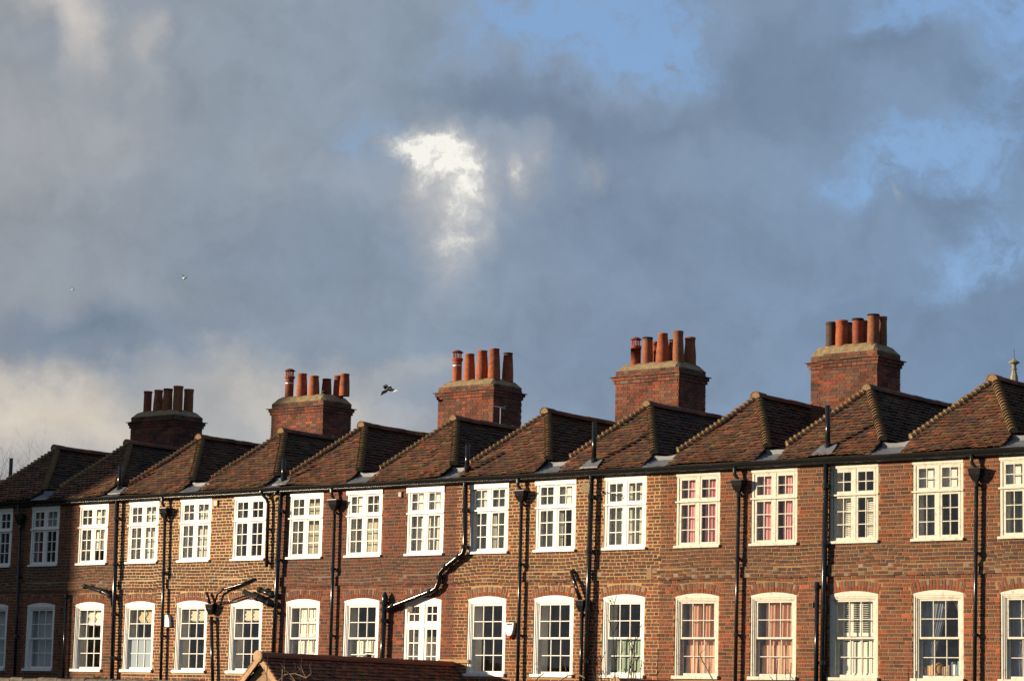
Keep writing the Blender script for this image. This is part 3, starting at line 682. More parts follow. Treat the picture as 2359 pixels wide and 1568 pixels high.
def lead_gutter(house, xm, seed):
    rg = random.Random(seed); w = .30; mb = MB()
    x0, x1 = xm - w - .02, xm + w + .02
    pr = [(-.194, 8.289), (-.16, 8.296), (.05, 8.36), (.28, 8.47), (.30, 8.56), (.95, 8.60), (8.8, 8.63)]
    vs = []
    for (y, z) in pr:
        for k in range(5): vs.append((x0 + (x1 - x0) * k / 4, y, z + rg.uniform(-.006, .006) + (.03 if k in (0, 4) and y > 0 else 0)))
    fs = [(5 * i + k, 5 * i + k + 1, 5 * i + k + 6, 5 * i + k + 5) for i in range(len(pr) - 1) for k in range(4)]
    vs += [(x0, -.10, 8.24), (x1, -.10, 8.24), (x1, 8.8, 8.20), (x0, 8.8, 8.20)]; b_ = 35
    fs += [(b_, b_ + 1, 4, 3, 2, 1, 0), (b_ + 1, b_ + 2, 34, 29, 24, 19, 14, 9, 4), (b_ + 3, b_, 0, 5, 10, 15, 20, 25, 30)]
    mb.add(vs, fs); mb.build('valley_gutter', 'lead', house)

# ---- chimneys
def chimney_pot(ch, x, y, zb, zt, rt, rb, colr, style='taper', lean=(0, 0)):
    H = zt - zb; mb = MB()
    if style == 'cyl': pr = [(rb, zb), (rb * .99, zb + H * .9), (rb * 1.0, zt - .05), (rb * 1.1, zt - .045), (rb * 1.1, zt), (rb * .85, zt), (rb * .83, zt - .12)]
    elif style == 'roll': pr = [(rb, zb), (rb * 1.0, zb + H * .35), (rt * 1.0, zb + H * .8), (rt * .99, zt - .12), (rt * 1.05, zt - .105), (rt * 1.0, zt - .07), (rt * 1.09, zt - .045), (rt * 1.09, zt), (rt * .85, zt), (rt * .83, zt - .12)]
    else: pr = [(rb, zb), (rb * .99, zb + H * .25), ((rb + rt) / 2 * 1.02, zb + H * .62), (rt, zt - .04), (rt * 1.08, zt - .035), (rt * 1.08, zt), (rt * .86, zt), (rt * .84, zt - .12)]
    mb.lathe(x, y, pr, 18, 0, lean); o = mb.build('chimney_pot', ['clay', 'soot'], ch, color=colr)
    for p_ in o.data.polygons:
        if p_.center.z > zt - (.012 if int(x * 100) % 3 else .05): p_.material_index = 1
    for p_ in o.data.polygons: p_.use_smooth = True
    return o
def cowl(ch, x, y, z, r, colr):
    mb = MB(); mb.lathe(x, y, [(r * 1.12, z - .06), (r * 1.2, z - .05), (r * 1.2, z), (r * .9, z)], 16)
    for k in range(14):
        a = 2 * math.pi * k / 14; px, py = x + math.cos(a) * r * .88, y + math.sin(a) * r * .88; t = .010 if k % 3 == 0 else .004
        mb.box(px - t, px + t, py - t, py + t, z, z + .14)
    for zz in (z + .05, z + .09):
        mb.tube([(x + math.cos(2 * math.pi * k / 16) * r * .88, y + math.sin(2 * math.pi * k / 16) * r * .88, zz) for k in range(17)], .0035, 4)
    mb.lathe(x, y, [(r * 1.28, z + .14), (r * 1.3, z + .148), (r * 1.0, z + .175), (r * .5, z + .20), (.01, z + .205)], 16)
    mb.build('cowl', 'clay', ch, color=colr)
    st = MB(); st.lathe(x, y, [(r * 1.03, z - .20), (r * 1.05, z - .20), (r * 1.05, z - .18), (r * 1.03, z - .18)], 16); st.build('strap', 'metal', ch)
def make_chimney(house, xr, w, yf, dep, ztop, zfl, pots, seed, soot=1.0, wing=None, limit=300):
    rng = random.Random(seed); xl = xr - w; core = MB(); e = .012
    zb = 8.2; zd = ztop - .155
    core.box(xl + e, xr - e, yf + e, yf + dep - e, zb, ztop - .002)
    for (pj, za) in ((.058, zd - .075), (.030, zd - .15)): core.box(xl - pj + e, xr + pj - e, yf - pj + e, yf + dep + pj - e, za, za + .074)
    if wing: core.box(wing[0] + e, wing[1], wing[2] + e, wing[3] - e, zb, ztop - .002)
    ch = core.build('chimney', 'mort_tan', house); pcs = []; side = []
    nc = int((ztop - 9.0) / CRS)
    for n in range(nc + 1):
        z = ztop - CRS * (n + .5)
        if z < 9.0: continue
        pj = 0.0; zz = z
        if n >= 2: zz = z - .005
        if n == 2: pj = .058
        if n == 3: pj = .030
        for face in range(2 if not wing else 3):
            if face == 0: a0, a1 = xl - pj, xr + pj
            elif face == 1: a0, a1 = yf - pj, yf + dep + pj
            else: a0, a1 = wing[0] - pj, wing[1]
            ph = (n % 2) * .17; c_ = a0 - ph; k = 0
            while c_ < a1:
                L_ = .2375 if k % 2 == 0 else .12
                p0, p1 = max(c_, a0) + .004, min(c_ + L_, a1) - .004; c_ += L_; k += 1
                if p1 - p0 < .03: continue
                m_ = (p0 + p1) / 2; pal = 'red' if rng.random() < .62 else ('dark' if rng.random() < .7 else 'std')
                if n < 2: pal = 'dark' if rng.random() < .6 else 'std'
                grime = .55 + .45 * min(1, abs(math.sin(m_ * 2.3 + n * .21 + seed)) * 1.6)
                cc = tuple(v * soot * grime * 1.12 for v in pick(rng, pal)); h_ = CRS - .009
                if face == 0: pcs.append((m_, yf - pj - rng.uniform(0, .004), zz, p1 - p0, h_, 0, cc, rng.randrange(8)))
                elif face == 1: side.append((xr + pj + rng.uniform(0, .004), m_, zz, p1 - p0, h_, 0, cc, rng.randrange(8)))
                else: pcs.append((m_, wing[2] - pj - rng.uniform(0, .003), zz, p1 - p0, h_, 0, cc, rng.randrange(8)))
    lay(pcs, ch, int(limit * .6)); lay(side, ch, int(limit * .4), rotz=math.pi / 2, mname='side_brickwork')
    mb = MB(); rg = rng; n = 9                                         # thin drip course of tiles
    bx0 = (wing[0] if wing else xl)
    segs = [(xl - .10, xr + .10, yf - .10, yf + dep + .10)] + ([(wing[0] - .10, xl - .10, wing[2] - .10, wing[3] + .1)] if wing else [])
    for (a0, a1, b0, b1) in segs:
        k = max(1, int((a1 - a0) / .17))
        for i in range(k):
            dz = rg.uniform(-.006, .006); mb.box(a0 + (a1 - a0) * i / k, a0 + (a1 - a0) * (i + 1) / k - .004, b0 + rg.uniform(-.008, .008), b1, zd + .002 + dz, zd + .020 + dz)
    mb.build('drip_course', 'tile', ch, color=(.12, .07, .045))
    # cement flaunching, a lumpy frustum
    fl = MB(); x0, x1, y0, y1 = (bx0 + .01), xr - .01, yf + .01, yf + dep - .01; nx, ny = 16, 10; vs = []
    if wing: pass
    for j in range(ny + 1):
        for i in range(nx + 1):
            tx, ty = i / nx, j / ny; X = x0 + (x1 - x0) * tx; Y = y0 + (y1 - y0) * ty
            edge = min(X - x0, x1 - X, Y - y0, y1 - Y); H = (zfl - ztop) * min(1, edge / .17) ** .75
            if edge > .001: X += rg.uniform(-.01, .01); H += rg.uniform(-.012, .012)
            if wing and X < xl: Y = max(Y, wing[2] + .01 + (Y - y0) * .1)
            vs.append((X, Y, ztop + max(0, H)))
    fl.add(vs, [(j * (nx + 1) + i, j * (nx + 1) + i + 1, (j + 1) * (nx + 1) + i + 1, (j + 1) * (nx + 1) + i) for j in range(ny) for i in range(nx)])
    fl.build('flaunching', 'flaunch', ch)
    for q in pots: chimney_pot(ch, q[0], q[1], zfl - .05, q[2], q[3], q[4], q[5], q[6] if len(q) > 6 else 'taper', q[7] if len(q) > 7 else (0, 0))
    return ch
OR, RD, DK, BN = (.30, .078, .030), (.22, .052, .026), (.055, .034, .027), (.23, .078, .036)
CHIM = {1: dict(a=(-50.26, 1.76, 3.4, 1.05, 10.88, 11.06), pots=[(-51.68, 3.68, 11.62, .112, .112, RD, 'cyl'), (-51.25, 3.68, 11.63, .112, .136, BN, 'roll'), (-50.88, 3.68, 11.64, .122, .14, BN, 'roll', (.02, 0)), (-50.48, 3.70, 11.69, .128, .135, BN, 'roll'), (-50.54, 4.15, 11.66, .128, .134, BN, 'roll')], soot=.9),
        2: dict(a=(-44.66, 1.88, 3.4, 1.06, 10.93, 11.13), pots=[(-46.19, 3.68, 11.66, .112, .112, RD, 'cyl'), (-45.73, 3.68, 11.71, .113, .146, OR), (-45.29, 3.68, 11.62, .113, .148, OR), (-44.98, 3.74, 11.22, .07, .07, DK, 'cyl'), (-45.30, 4.16, 11.60, .11, .138, RD), (-44.87, 4.16, 11.65, .112, .138, RD), (-44.50, 4.0, 11.66, .112, .136, OR)], soot=1.0, cowl=(-46.19, 3.68, 11.67, .112, (.20, .05, .04))),
        3: dict(a=(-39.01, 1.80, 3.5, 1.09, 11.0, 11.18), pots=[(-40.45, 3.78, 11.72, .114, .114, OR, 'cyl'), (-40.05, 3.78, 11.83, .110, .145, OR), (-39.64, 3.78, 11.88, .115, .153, OR), (-39.25, 3.78, 11.90, .115, .155, OR), (-39.24, 4.29, 11.86, .109, .142, OR)], soot=1.0, cowl=(-40.45, 3.78, 11.75, .114, (.26, .06, .04))),
        4: dict(a=(-33.39, 1.82, 3.4, 1.08, 11.01, 11.20), pots=[(-34.84, 3.68, 11.60, .116, .120, RD, 'cyl'), (-34.50, 3.68, 11.80, .114, .130, BN, 'roll'), (-34.06, 3.68, 11.86, .108, .162, OR), (-33.61, 3.68, 11.88, .114, .130, BN, 'roll', (-.02, 0)), (-34.62, 4.18, 11.77, .10, .12, RD), (-34.12, 4.18, 11.78, .10, .12, BN), (-33.64, 4.18, 11.80, .117, .143, BN, 'roll')], soot=1.05, cowl=(-34.84, 3.68, 11.63, .105, (.26, .06, .04))),
        5: dict(a=(-27.81, 1.37, 2.9, .95, 10.92, 11.12), pots=[(-29.21, 3.28, 11.67, .128, .120, DK, 'cyl', (.01, 0)), (-28.88, 3.18, 11.67, .126, .136, OR, 'roll'), (-28.47, 3.18, 11.68, .118, .118, RD, 'cyl'), (-28.08, 3.18, 11.74, .124, .134, BN, 'roll'), (-28.98, 3.56, 11.68, .11, .12, BN, 'roll'), (-28.58, 3.56, 11.69, .11, .12, BN, 'roll'), (-28.07, 3.50, 11.73, .112, .118, BN, 'roll')], soot=1.0, wing=(-29.62, -29.18, 3.10, 3.8)),
        6: dict(a=(-21.9, 1.7, 3.1, 1.05, 10.95, 11.13), pots=[(-23.3, 3.4, 11.7, .115, .14, OR), (-22.9, 3.4, 11.7, .115, .14, OR), (-22.4, 3.4, 11.7, .115, .14, OR)], soot=1.0)}
ROOFX = {0: [-58.35, -55.62], 1: [-52.98, -50.02 + .02], 2: [-47.27, -44.28], 3: [-41.53, -38.58], 4: [-35.80, -32.90], 5: [-29.99, -27.23], 6: [-24.31, -21.50]}
ROOFX[1] = [-52.96, -50.03]

# ---- house labels
HL = {0: ('shaded end house at the far left, only a roof corner and black vent pipe showing', 'house'),
      1: ('brick house at the left, half in shade, white roman blind in its lower window', 'house'),
      2: ('brick house with a plain white bell box and thick slanting black waste pipes', 'house'),
      3: ('dark red brick house crossed by a long bent black pipe, aerial on its roof', 'house'),
      4: ('pale jointed brick house with a red based alarm box and green lower shutters', 'house'),
      5: ('brown brick house with pink curtains upstairs and peach curtains below', 'house'),
      6: ('brown brick house at the right edge with grey blue curtains and books on its ledge', 'house')}
houses = {}
WHITE2 = {5, 6}
for h in range(7):
    x0, x1 = BOUND[h], BOUND[h + 1]
    root = empty('terraced_house'); tag(root, HL[h][0], 'house', 'houses of the brick terrace'); houses[h] = root
    class HP: pass
    # parts are built in world coordinates, so the parent sits at the origin of its own inverse
    root.location = (0, 0, 0)
    wall_sheet(root, h, x0, x1)
    lay(wall_bricks(h, x0, x1), root, 300 if h >= 3 else (240 if h else 0))
    rows = []; last = None
    for k, xa in enumerate(ROOFX[h] if h else []):
        rf, rr_ = make_roof(root, xa, 100 + h * 10 + k); rows.append((rf, rr_)); last = rf
    for rf, rr_ in rows: lay_tiles(rr_, rf, 150 if h else 40)
    if h: lead_gutter(root, (ROOFX[h][0] + ROOFX[h][1]) / 2, h)
    nxt = ROOFX[h + 1][0] if h < 6 else ROOFX[h][1] + 2.85
    if h: lead_gutter(root, (ROOFX[h][1] + nxt) / 2, h + 20)
    else:                                                             # the end house has a plain low roof
        mb = MB(); mb.add([(x0, -.15, 8.27), (x1 - .1, -.15, 8.27), (x1 - .1, 2.1, 9.08), (x0, 2.1, 9.08), (x0, 6, 8.3), (x1 - .1, 6, 8.3)], [(0, 1, 2, 3), (3, 2, 5, 4), (1, 5, 2), (0, 3, 4), (0, 4, 5, 1)])
        rf = mb.build('roof', 'underroof', root); rg0 = random.Random(77); rw = []
        for r_ in range(23):
            u = x0 + (r_ % 2) * .083
            while u < x1 - .25:
                t = tile(lambda u_, v_: (u_, -.17 + v_ * .9407, 8.27 + v_ * .339), lambda v_: (0, -.339, .9407), u, u + .163, r_ * .102, r_ * .102 + .13, lambda v_: (x0, x1 - .1), rg0, .04)
                if t: rw.append((t, tpick(rg0, 1.3), True))
                u += .166
        lay_tiles(rw, rf, 100)
        k = 0; u = x0
        while u < x1 - .4: o = link('ridge_tile', RIDGE_ME, rf, color=(.22, .075, .04)); orient(o, (u, 2.1, 9.09), (1, 0, 0), (0, 0, 1)); u += .315
    g = MB()                                                          # moulded eaves gutter and fascia
    prf = [(-.012, 8.285), (-.198, 8.285), (-.196, 8.270), (-.184, 8.262), (-.174, 8.235), (-.152, 8.205), (-.136, 8.192), (-.142, 8.182), (-.140, 8.170), (-.118, 8.160), (-.100, 8.142), (-.012, 8.142)]
    seg = 6; rg = random.Random(h); xs_ = [x0 + .002 + (x1 - x0 - .004) * k / seg for k in range(seg + 1)]
    vs = [(x, y, z + (0.004 * math.sin(x * 1.3) if y < -.05 else 0)) for x in xs_ for (y, z) in prf]; n = len(prf)
    g.add(vs, [(i * n + j, i * n + (j + 1) % n, (i + 1) * n + (j + 1) % n, (i + 1) * n + j) for i in range(seg) for j in range(n)] + [tuple(range(n)), tuple(seg * n + j for j in range(n))[::-1]])
    g.build('gutter', 'iron', root)
    if h in CHIM:
        C_ = CHIM[h]; ch = make_chimney(root, *C_['a'], C_['pots'], 300 + h, C_['soot'], C_.get('wing'), 300 if h > 1 else 240)
        if 'cowl' in C_: cowl(ch, *C_['cowl'])

# ---- windows, rooms and what hangs in them
for i in range(0, 19):
    h = (i + 2) // 3
    if i == 0: h = 0
    hs = houses[min(6, h)]; wm = 'white2' if h >= 5 else 'white'
    if i in (8, 9, 10, 11): mb = MB(); mb.box(WX(i) - .585, WX(i) + .575, -.022, -.0045, UZ1 - .125 + .012 * (i % 3), UZ1 - .002); mb.build('header_board', wm, hs)
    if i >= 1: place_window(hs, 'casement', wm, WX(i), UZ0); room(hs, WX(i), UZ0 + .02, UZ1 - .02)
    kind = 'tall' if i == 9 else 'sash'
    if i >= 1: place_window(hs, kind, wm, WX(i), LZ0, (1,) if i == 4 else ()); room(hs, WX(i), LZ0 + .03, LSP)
def ord_(i): return ['', 'first', 'second', 'third', 'fourth', 'fifth', 'sixth', 'seventh', 'eighth', 'ninth', 'tenth', 'eleventh', 'twelfth', 'thirteenth', 'fourteenth', 'fifteenth', 'sixteenth', 'seventeenth'][i]
PINK, PEACH, NET, GREYB, WHT = (.78, .36, .36), (.66, .38, .26), (.52, .50, .44), (.24, .26, .31), (.80, .78, .72)
UZa, UZb = UZ0 + .03, UZ1 - .06; LZa, LZb = LZ0 + .07, LSP - .02
G = 'curtains behind the upper windows'; G2 = 'curtains and blinds behind the lower windows'
def cur(i, up, fx0, fx1, y, colr, text, seed=0, **kw):
    x = WX(i); za, zb = (UZa, UZb) if up else (LZa, LZb)
    return curtain('curtain', x + fx0, x + fx1, kw.pop('z0', za), kw.pop('z1', zb), y, colr, text, G if up else G2, seed=seed + i, **kw)
cur(2, True, -.46, -.22, .22, (.22, .03, .04), 'dark red curtain at the left side of the shaded upper window, second from left', folds=4)
cur(1, True, -.46, .1, .25, (.07, .06, .07), 'dark curtain in the cut off upper window at the left picture edge', folds=5)
blind(WX(2), .96, 7.50, 8.07, .24, (.55, .55, .55), 'white blind behind the upper lights of the shaded upper window', G, 'blind')
blind(WX(3), .30, 7.0, 8.05, .20, WHT, 'bright white hanging panel in the third upper window from the left', G, 'blind')
cur(3, True, .06, .46, .17, WHT, 'white curtain gathered at the right of the third upper window from left', folds=4, z0=6.98)
cur(4, True, -.48, .30, .30, (.62, .62, .60), 'grey sheet added for the pale pane light of the fourth upper window', folds=4, amp=.012)  # added sheet imitating the pale light of reveal and glass
blind(WX(5), .46, 7.9, 8.07, .2, WHT, 'small white slatted blind at the top of the fifth upper window from left', G, 'blind', pleats=3).location.x = -.24
cur(5, True, -.48, .22, .30, (.60, .59, .54), 'pale grey sheet added for the pane light of the fifth upper window', folds=4, amp=.012)  # stand-in sheet, added so these panes look pale
cur(6, True, -.48, -.30, .3, (.10, .14, .16), 'dark teal curtain drawn to the left of the sixth upper window', folds=3)
cur(7, True, -.48, .22, .30, (.42, .38, .28), 'olive brown sheet added for the pane light of the seventh upper window', folds=3, amp=.01)  # sheet added in place of the light reveal seen through the panes
cur(8, True, -.48, .25, .30, (.52, .49, .38), 'greenish grey sheet added for the pane light of the eighth upper window', folds=3, amp=.01)  # added stand-in for the pale reveal behind the glass
blind(WX(8), .46, 7.6, 8.07, .14, WHT, 'white blind behind the upper left lights of the eighth upper window', G, 'blind').location.x = -.25
cur(9, True, -.48, .46, .16, (.62, .60, .52), 'sheer pale curtain across the ninth upper window, left of the long bent pipe', folds=4, amp=.02)
blind(WX(9), .96, 7.55, 8.07, .13, WHT, 'white blind across the upper lights of the ninth upper window', G, 'blind')
cur(10, True, -.48, .46, .20, (.36, .36, .30), 'grey sheet added for pale reflections in the window right of the bent pipe', folds=5, amp=.015)  # added sheet in place of bright sky reflected in the glass
cur(11, True, -.48, .05, .20, (.36, .36, .30), 'grey sheet added for pale reflections in the casement beside the wire vent grille', folds=4, amp=.015)  # stand-in for the pale reflection, added behind this casement
blind(WX(10), .46, 7.55, 8.07, .135, (.7, .68, .6), 'pale blind behind the top left lights right of the long bent pipe', G, 'blind').location.x = -.25
blind(WX(11), .46, 7.55, 8.07, .135, WHT, 'white blind behind the top right lights beside the wire vent grille', G, 'blind').location.x = .25
cur(12, True, -.48, .48, .19, (.55, .54, .46), 'light grey curtain filling the upper window below the small lamp bracket', folds=3, amp=.012)
for i, a in ((13, 'left'), (14, 'right')):
    cur(i, True, -.42, .0, .155, PINK, 'pink curtain hanging left of centre in the upper window %s of the thick downpipe' % a, folds=4, amp=.018)
    cur(i, True, .10, .48, .155, PINK, 'pink curtain gathered at the right of the upper window %s of the thick downpipe' % a, folds=4, amp=.018, seed=7)
    pull = lambda tz, a0, b0: (a0, b0)
    cur(i, False, -.36, .46, .235, PEACH, 'long peach curtain in the lower window %s of the thick downpipe' % a, folds=8, amp=.035)
    cur(i, False, -.40, .44, .19, PEACH, 'peach cafe tier low in the lower window %s of the thick downpipe' % a, folds=6, amp=.02, z1=4.55, seed=3)
for x0_ in (-.30, .20): louvre_shutter(houses[5], WX(15) + x0_, WX(15) + x0_ + .24, UZ0 + .08, UZ0 + .93, .15, .7)
blind(WX(16), .97, 7.57, 8.08, .145, (.74, .72, .68), 'white blind in the top lights of the second upper window from the right', G, 'blind')
blind(WX(17), .97, 7.57, 8.08, .145, (.74, .72, .68), 'white blind in the top lights of the window cut off at the right edge', G, 'blind')
cur(16, True, -.50, -.30, .36, (.20, .20, .20), 'narrow grey curtain at the left of the second upper window from the right', folds=3)
cur(17, True, -.50, -.24, .36, (.26, .26, .25), 'narrow grey curtain in the upper window cut off at the right edge', folds=3)
# lower row
for i, n_ in ((1, 'cut off at the left picture edge'), (2, 'in the shade at the left')):
    cur(i, False, -.48, .48, .26, (.52, .53, .54), 'white net curtain in the lower window ' + n_, folds=3, amp=.012)
blind(WX(3), .95, 5.03, LZb, .24, WHT, 'white roman blind half drawn in the first sunlit lower window', G2, 'blind', pleats=3)
blind(WX(4), .80, 5.10, LZb, .26, (.62, .52, .34), 'cream lace swag blind above the frosted lower sash', G2, 'blind', pleats=2)
blind(WX(5), .92, 5.13, LZb, .25, (.72, .64, .50), 'cream patterned roman blind right of the white bell box', G2, 'blind', pleats=4)
blind(WX(6), .92, 5.13, LZb, .25, (.70, .63, .50), 'cream patterned roman blind under the thick slanting waste pipes', G2, 'blind', pleats=4)
for i, n_ in ((5, 'right of the white bell box'), (6, 'under the thick slanting waste pipes')):
    mb = MB(); x = WX(i); mb.box(x - .06, x + .30, .55, .57, LZ0 + .1, LZ0 + 1.2)
    for k in range(5): mb.box(x - .07 + k * .09, x - .055 + k * .09, .535, .55, LZ0 + .1, LZ0 + 1.2)
    for k in range(9): mb.box(x - .07, x + .305, .538, .55, LZ0 + .1 + k * .137, LZ0 + .112 + k * .137)
    o = mb.build('glazed_screen', 'metal', None); tag(o, 'leaded glass screen standing inside the lower window ' + n_, 'screen', 'leaded screens inside the lower windows')
for k in range(4): panel_shutter(houses[3], WX(7) - .28 + k * .20, WX(7) - .28 + k * .20 + .19, LZ0 + .08, LZ0 + .86, .20, 'shutter'); panel_shutter(houses[3], WX(7) - .28 + k * .20, WX(7) - .28 + k * .20 + .19, LZ0 + .88, LSP - .02, .20, 'shutter')
for k in range(4): panel_shutter(houses[3], WX(8) - .28 + k * .20, WX(8) - .28 + k * .20 + .19, LZ0 + .08, LZ0 + .86, .20, 'shutter')
for k in range(4): panel_shutter(houses[3], WX(9) - .42 + k * .22, WX(9) - .42 + k * .22 + .20, LZ0 + .08, LZ0 + .88, .20, 'shutter')
cur(8, False, .33, .47, .22, WHT, 'narrow cream curtain above the panelled shutters in the eighth lower window', folds=2, z0=4.75)
for k in range(4): panel_shutter(houses[4], WX(12) - .30 + k * .20, WX(12) - .30 + k * .20 + .19, LZ0 + .08, LZ0 + .86, .20, 'green_shutter', 0)
for k in range(4):
    for (za, zb, tl) in ((LZ0 + .08, LZ0 + .85, 1.25), (LZ0 + .88, LSP - .03, .25)): louvre_shutter(houses[5], WX(15) - .36 + k * .215, WX(15) - .36 + k * .215 + .205, za, zb, .19, tl)
tl_ = lambda tz, a0, b0: (a0, a0 + (b0 - a0) * (.42 + .58 * max(0, (tz - .28) / .72) ** .9 + (.10 * max(0, (.28 - tz) / .28))))
tr_ = lambda tz, a0, b0: (b0 - (b0 - a0) * max(.06, (tz - .42) / .58), b0)
for i, n_ in ((16, 'above the row of books'), (17, 'at the right edge')):
    cur(i, False, -.46, .14, .23, GREYB, 'tied grey blue curtain at the left of the lower window ' + n_, folds=9, amp=.022, tie=tl_)
    cur(i, False, .17, .48, .22, (.5, .5, .48), 'pale curtain edge pulled right in the lower window ' + n_, folds=5, amp=.02, tie=tr_, z0=4.4, seed=4)
bx = [(-.43, .035, .17, (.34, .30, .24), 'thin grey brown book at the left end'), (-.39, .03, .16, (.70, .66, .55), 'cream book with a pale spine'), (-.355, .045, .19, (.62, .36, .16), 'ochre book leaning among the cream ones'), (-.305, .05, .18, (.66, .40, .18), 'thick orange book left of the brown cloth bundle'), (-.25, .045, .20, (.58, .36, .18), 'tall tan book left of the brown cloth bundle'),
      (.0, .03, .16, (.30, .18, .12), 'small brown book below the cloth bundle'), (.04, .03, .17, (.5, .33, .2), 'light brown book right of the cloth bundle'), (.12, .04, .20, (.30, .18, .14), 'dark brown book right of the centre bar'), (.18, .05, .26, (.20, .26, .32), 'tall slate blue book'), (.235, .05, .21, (.72, .72, .72), 'white book beside the slate blue one'), (.29, .04, .19, (.16, .2, .26), 'dark navy book'), (.335, .04, .27, (.22, .34, .38), 'tall teal book at the right end'), (.38, .03, .26, (.45, .55, .58), 'pale blue book last at the right')]
for (fx, w, hh, c_, t_) in bx:
    mb = MB(); x = WX(16) + fx; mb.box(x, x + w, .17, .30, LZ0 + .13, LZ0 + .13 + hh); mb.box(x + .004, x + w - .004, .166, .17, LZ0 + .14, LZ0 + .12 + hh)
    tag(mb.build('book', 'thing', None, color=c_), t_ + ' on the window ledge', 'book', 'books on the ledge of the lower window')
mb = MB(); x = WX(16) - .10; mb.lathe(x, .23, [(.05, LZ0 + .13), (.09, LZ0 + .18), (.10, LZ0 + .25), (.09, LZ0 + .31), (.05, LZ0 + .36), (.01, LZ0 + .38)], 12)
o = mb.build('cloth_bundle', 'thing', None, True, color=(.42, .20, .06)); tag(o, 'bunched brown and gold cloth ornament among the books on the ledge', 'ornament')

# ---- pipes
def soil_pipe(h, pts, r=.055, name='drainpipe', collars=(), lead_slate=None, shoe=False):
    mb = MB(); mb.tube(pts, r, 12); o = mb.build(name, 'iron', houses[h])
    for p_ in o.data.polygons: p_.use_smooth = len(p_.vertices) == 4
    for (c_, d_) in collars:
        c_ = Vector(c_); d_ = Vector(d_).normalized(); cm = MB(); cm.tube([c_ - d_ * .05, c_ - d_ * .045, c_ + d_ * .02, c_ + d_ * .05], [r * 1.05, r * 1.32, r * 1.32, r * 1.05], 12)
        if abs(d_.z) > .9: cm.box(c_.x - r * 1.9, c_.x + r * 1.9, c_.y + .01, c_.y + .03, c_.z - .03, c_.z + .02); cm.tube([(c_.x, c_.y + .02, c_.z), (c_.x, -.0, c_.z)], .015, 6)
        cm.build('collar', 'iron', o)
    return o
def vert_collars(x0, x1, z0, z1, zs, y): return [((x0 + (x1 - x0) * (z - z0) / (z1 - z0), y, z), (0, 0, 1)) for z in zs]
def hopper(h, x, z, y=-.11, s=1.0, bowl=True):
    mb = MB(); W, T = .14 * s, .10 * s
    def fr2(w0, t0, z0, w1, t1, z1):
        vs = [(x - w0, y - t0, z0), (x + w0, y - t0, z0), (x + w0, y + t0 * .8, z0), (x - w0, y + t0 * .8, z0), (x - w1, y - t1, z1), (x + w1, y - t1, z1), (x + w1, y + t1 * .8, z1), (x - w1, y + t1 * .8, z1)]
        mb.add(vs, [(0, 1, 5, 4), (1, 2, 6, 5), (2, 3, 7, 6), (3, 0, 4, 7), (4, 5, 6, 7), (3, 2, 1, 0)])
    fr2(W * 1.05, T * 1.05, z - .02, W * 1.05, T * 1.05, z); fr2(W * .84, T * .80, z - .12, W * .95, T * .97, z - .021); fr2(W * .35, T * .4, z - .26, W * .88, T * .88, z - .121)
    mb.build('hopper', 'iron', houses[h])
def downpipe(h, xt, xb, zb=3.2, hop=None, r=.038, out_dx=-.08):
    """gutter outlet, swan neck, hopper and round pipe"""
    zh = 7.93; y = -.10
    mb = MB(); mb.tube([(xt + out_dx, -.14, 8.20), (xt + out_dx, -.14, 8.08), (xt + out_dx * .9, -.135, 8.02), (xt + out_dx * .2, -.12, 7.95), (xt, -.11, 7.90)], .036, 10); mb.build('swan_neck', 'iron', houses[h], True)
    mb = MB(); mb.tube([(xt + out_dx, -.14, 8.17), (xt + out_dx, -.14, 8.10)], .05, 10); mb.build('outlet', 'iron', houses[h])
    hopper(h, xt, zh)
    zs = [7.62, 6.30, 4.75]
    soil_pipe(h, [(xt, y, zh - .24), (xb, y, zb)], r, 'drainpipe', vert_collars(xt, xb, zh - .24, zb, zs, y))
downpipe(0 if False else 1, -52.22, -52.12); downpipe(2, -46.62, -46.50); downpipe(3, -40.77, -40.74); downpipe(4, -35.08, -35.07); downpipe(5, -29.28, -29.32); downpipe(6, -23.76, -23.82)
Y1 = -.115
def stack(h, xt, xb, ztop, zb=3.2, z_roof=9.35, zs=(7.72, 6.55, 5.30, 4.2), vent_x=None, yv=-.02):
    mb = soil_pipe(h, [(xt, Y1, 8.16), (xb, Y1, zb)], .055, 'soil_pipe', vert_collars(xt, xb, 8.16, zb, zs, Y1))
def vent(h, x, z0, z1, y=.0, r=.052, slate=True):
    o = soil_pipe(h, [(x, y, z0 - .1), (x - .01, y, z1)], r, 'vent_pipe', [((x, y, z0 + .10), (0, 0, 1.0))])
    if slate:
        mb = MB(); w = .24; zr_ = 8.285 + (y + .06 + .155) * .72 + .06; vs = [(x - w, -.17, 8.335), (x + w, -.17, 8.34), (x + w * .8, y + .05, zr_), (x - w * .75, y + .06, zr_ + .01)]
        vs += [(a, b_, c_ + .02) for a, b_, c_ in vs]; mb.add(vs, [(0, 1, 5, 4), (1, 2, 6, 5), (2, 3, 7, 6), (3, 0, 4, 7), (4, 5, 6, 7)]); mb.build('lead_slate', 'lead', houses[h])
stack(1, -48.42, -48.29, 9.0); vent(1, -48.50, 8.40, 9.08, .0)
stack(3, -42.55, -42.62, 9.0); vent(3, -42.58, 8.42, 8.98, -.03)
stack(4, -33.12, -33.18, 9.4); vent(4, -33.17, 8.42, 9.36, .02)
Y1 = -.09; stack(5, -27.17, -27.24, 9.4); Y1 = -.115; vent(5, -27.24, 8.46, 9.37, .08)
vent(4, -36.76, 8.42, 9.04, -.02, slate=False)
vent(0, -54.72, 8.7, 9.70, 1.5, slate=False)
soil_pipe(5, [(-27.36, -.10, 5.80), (-27.37, -.10, 3.2)], .045, 'soil_pipe', [((-27.36, -.10, 5.72), (0, 0, 1))])
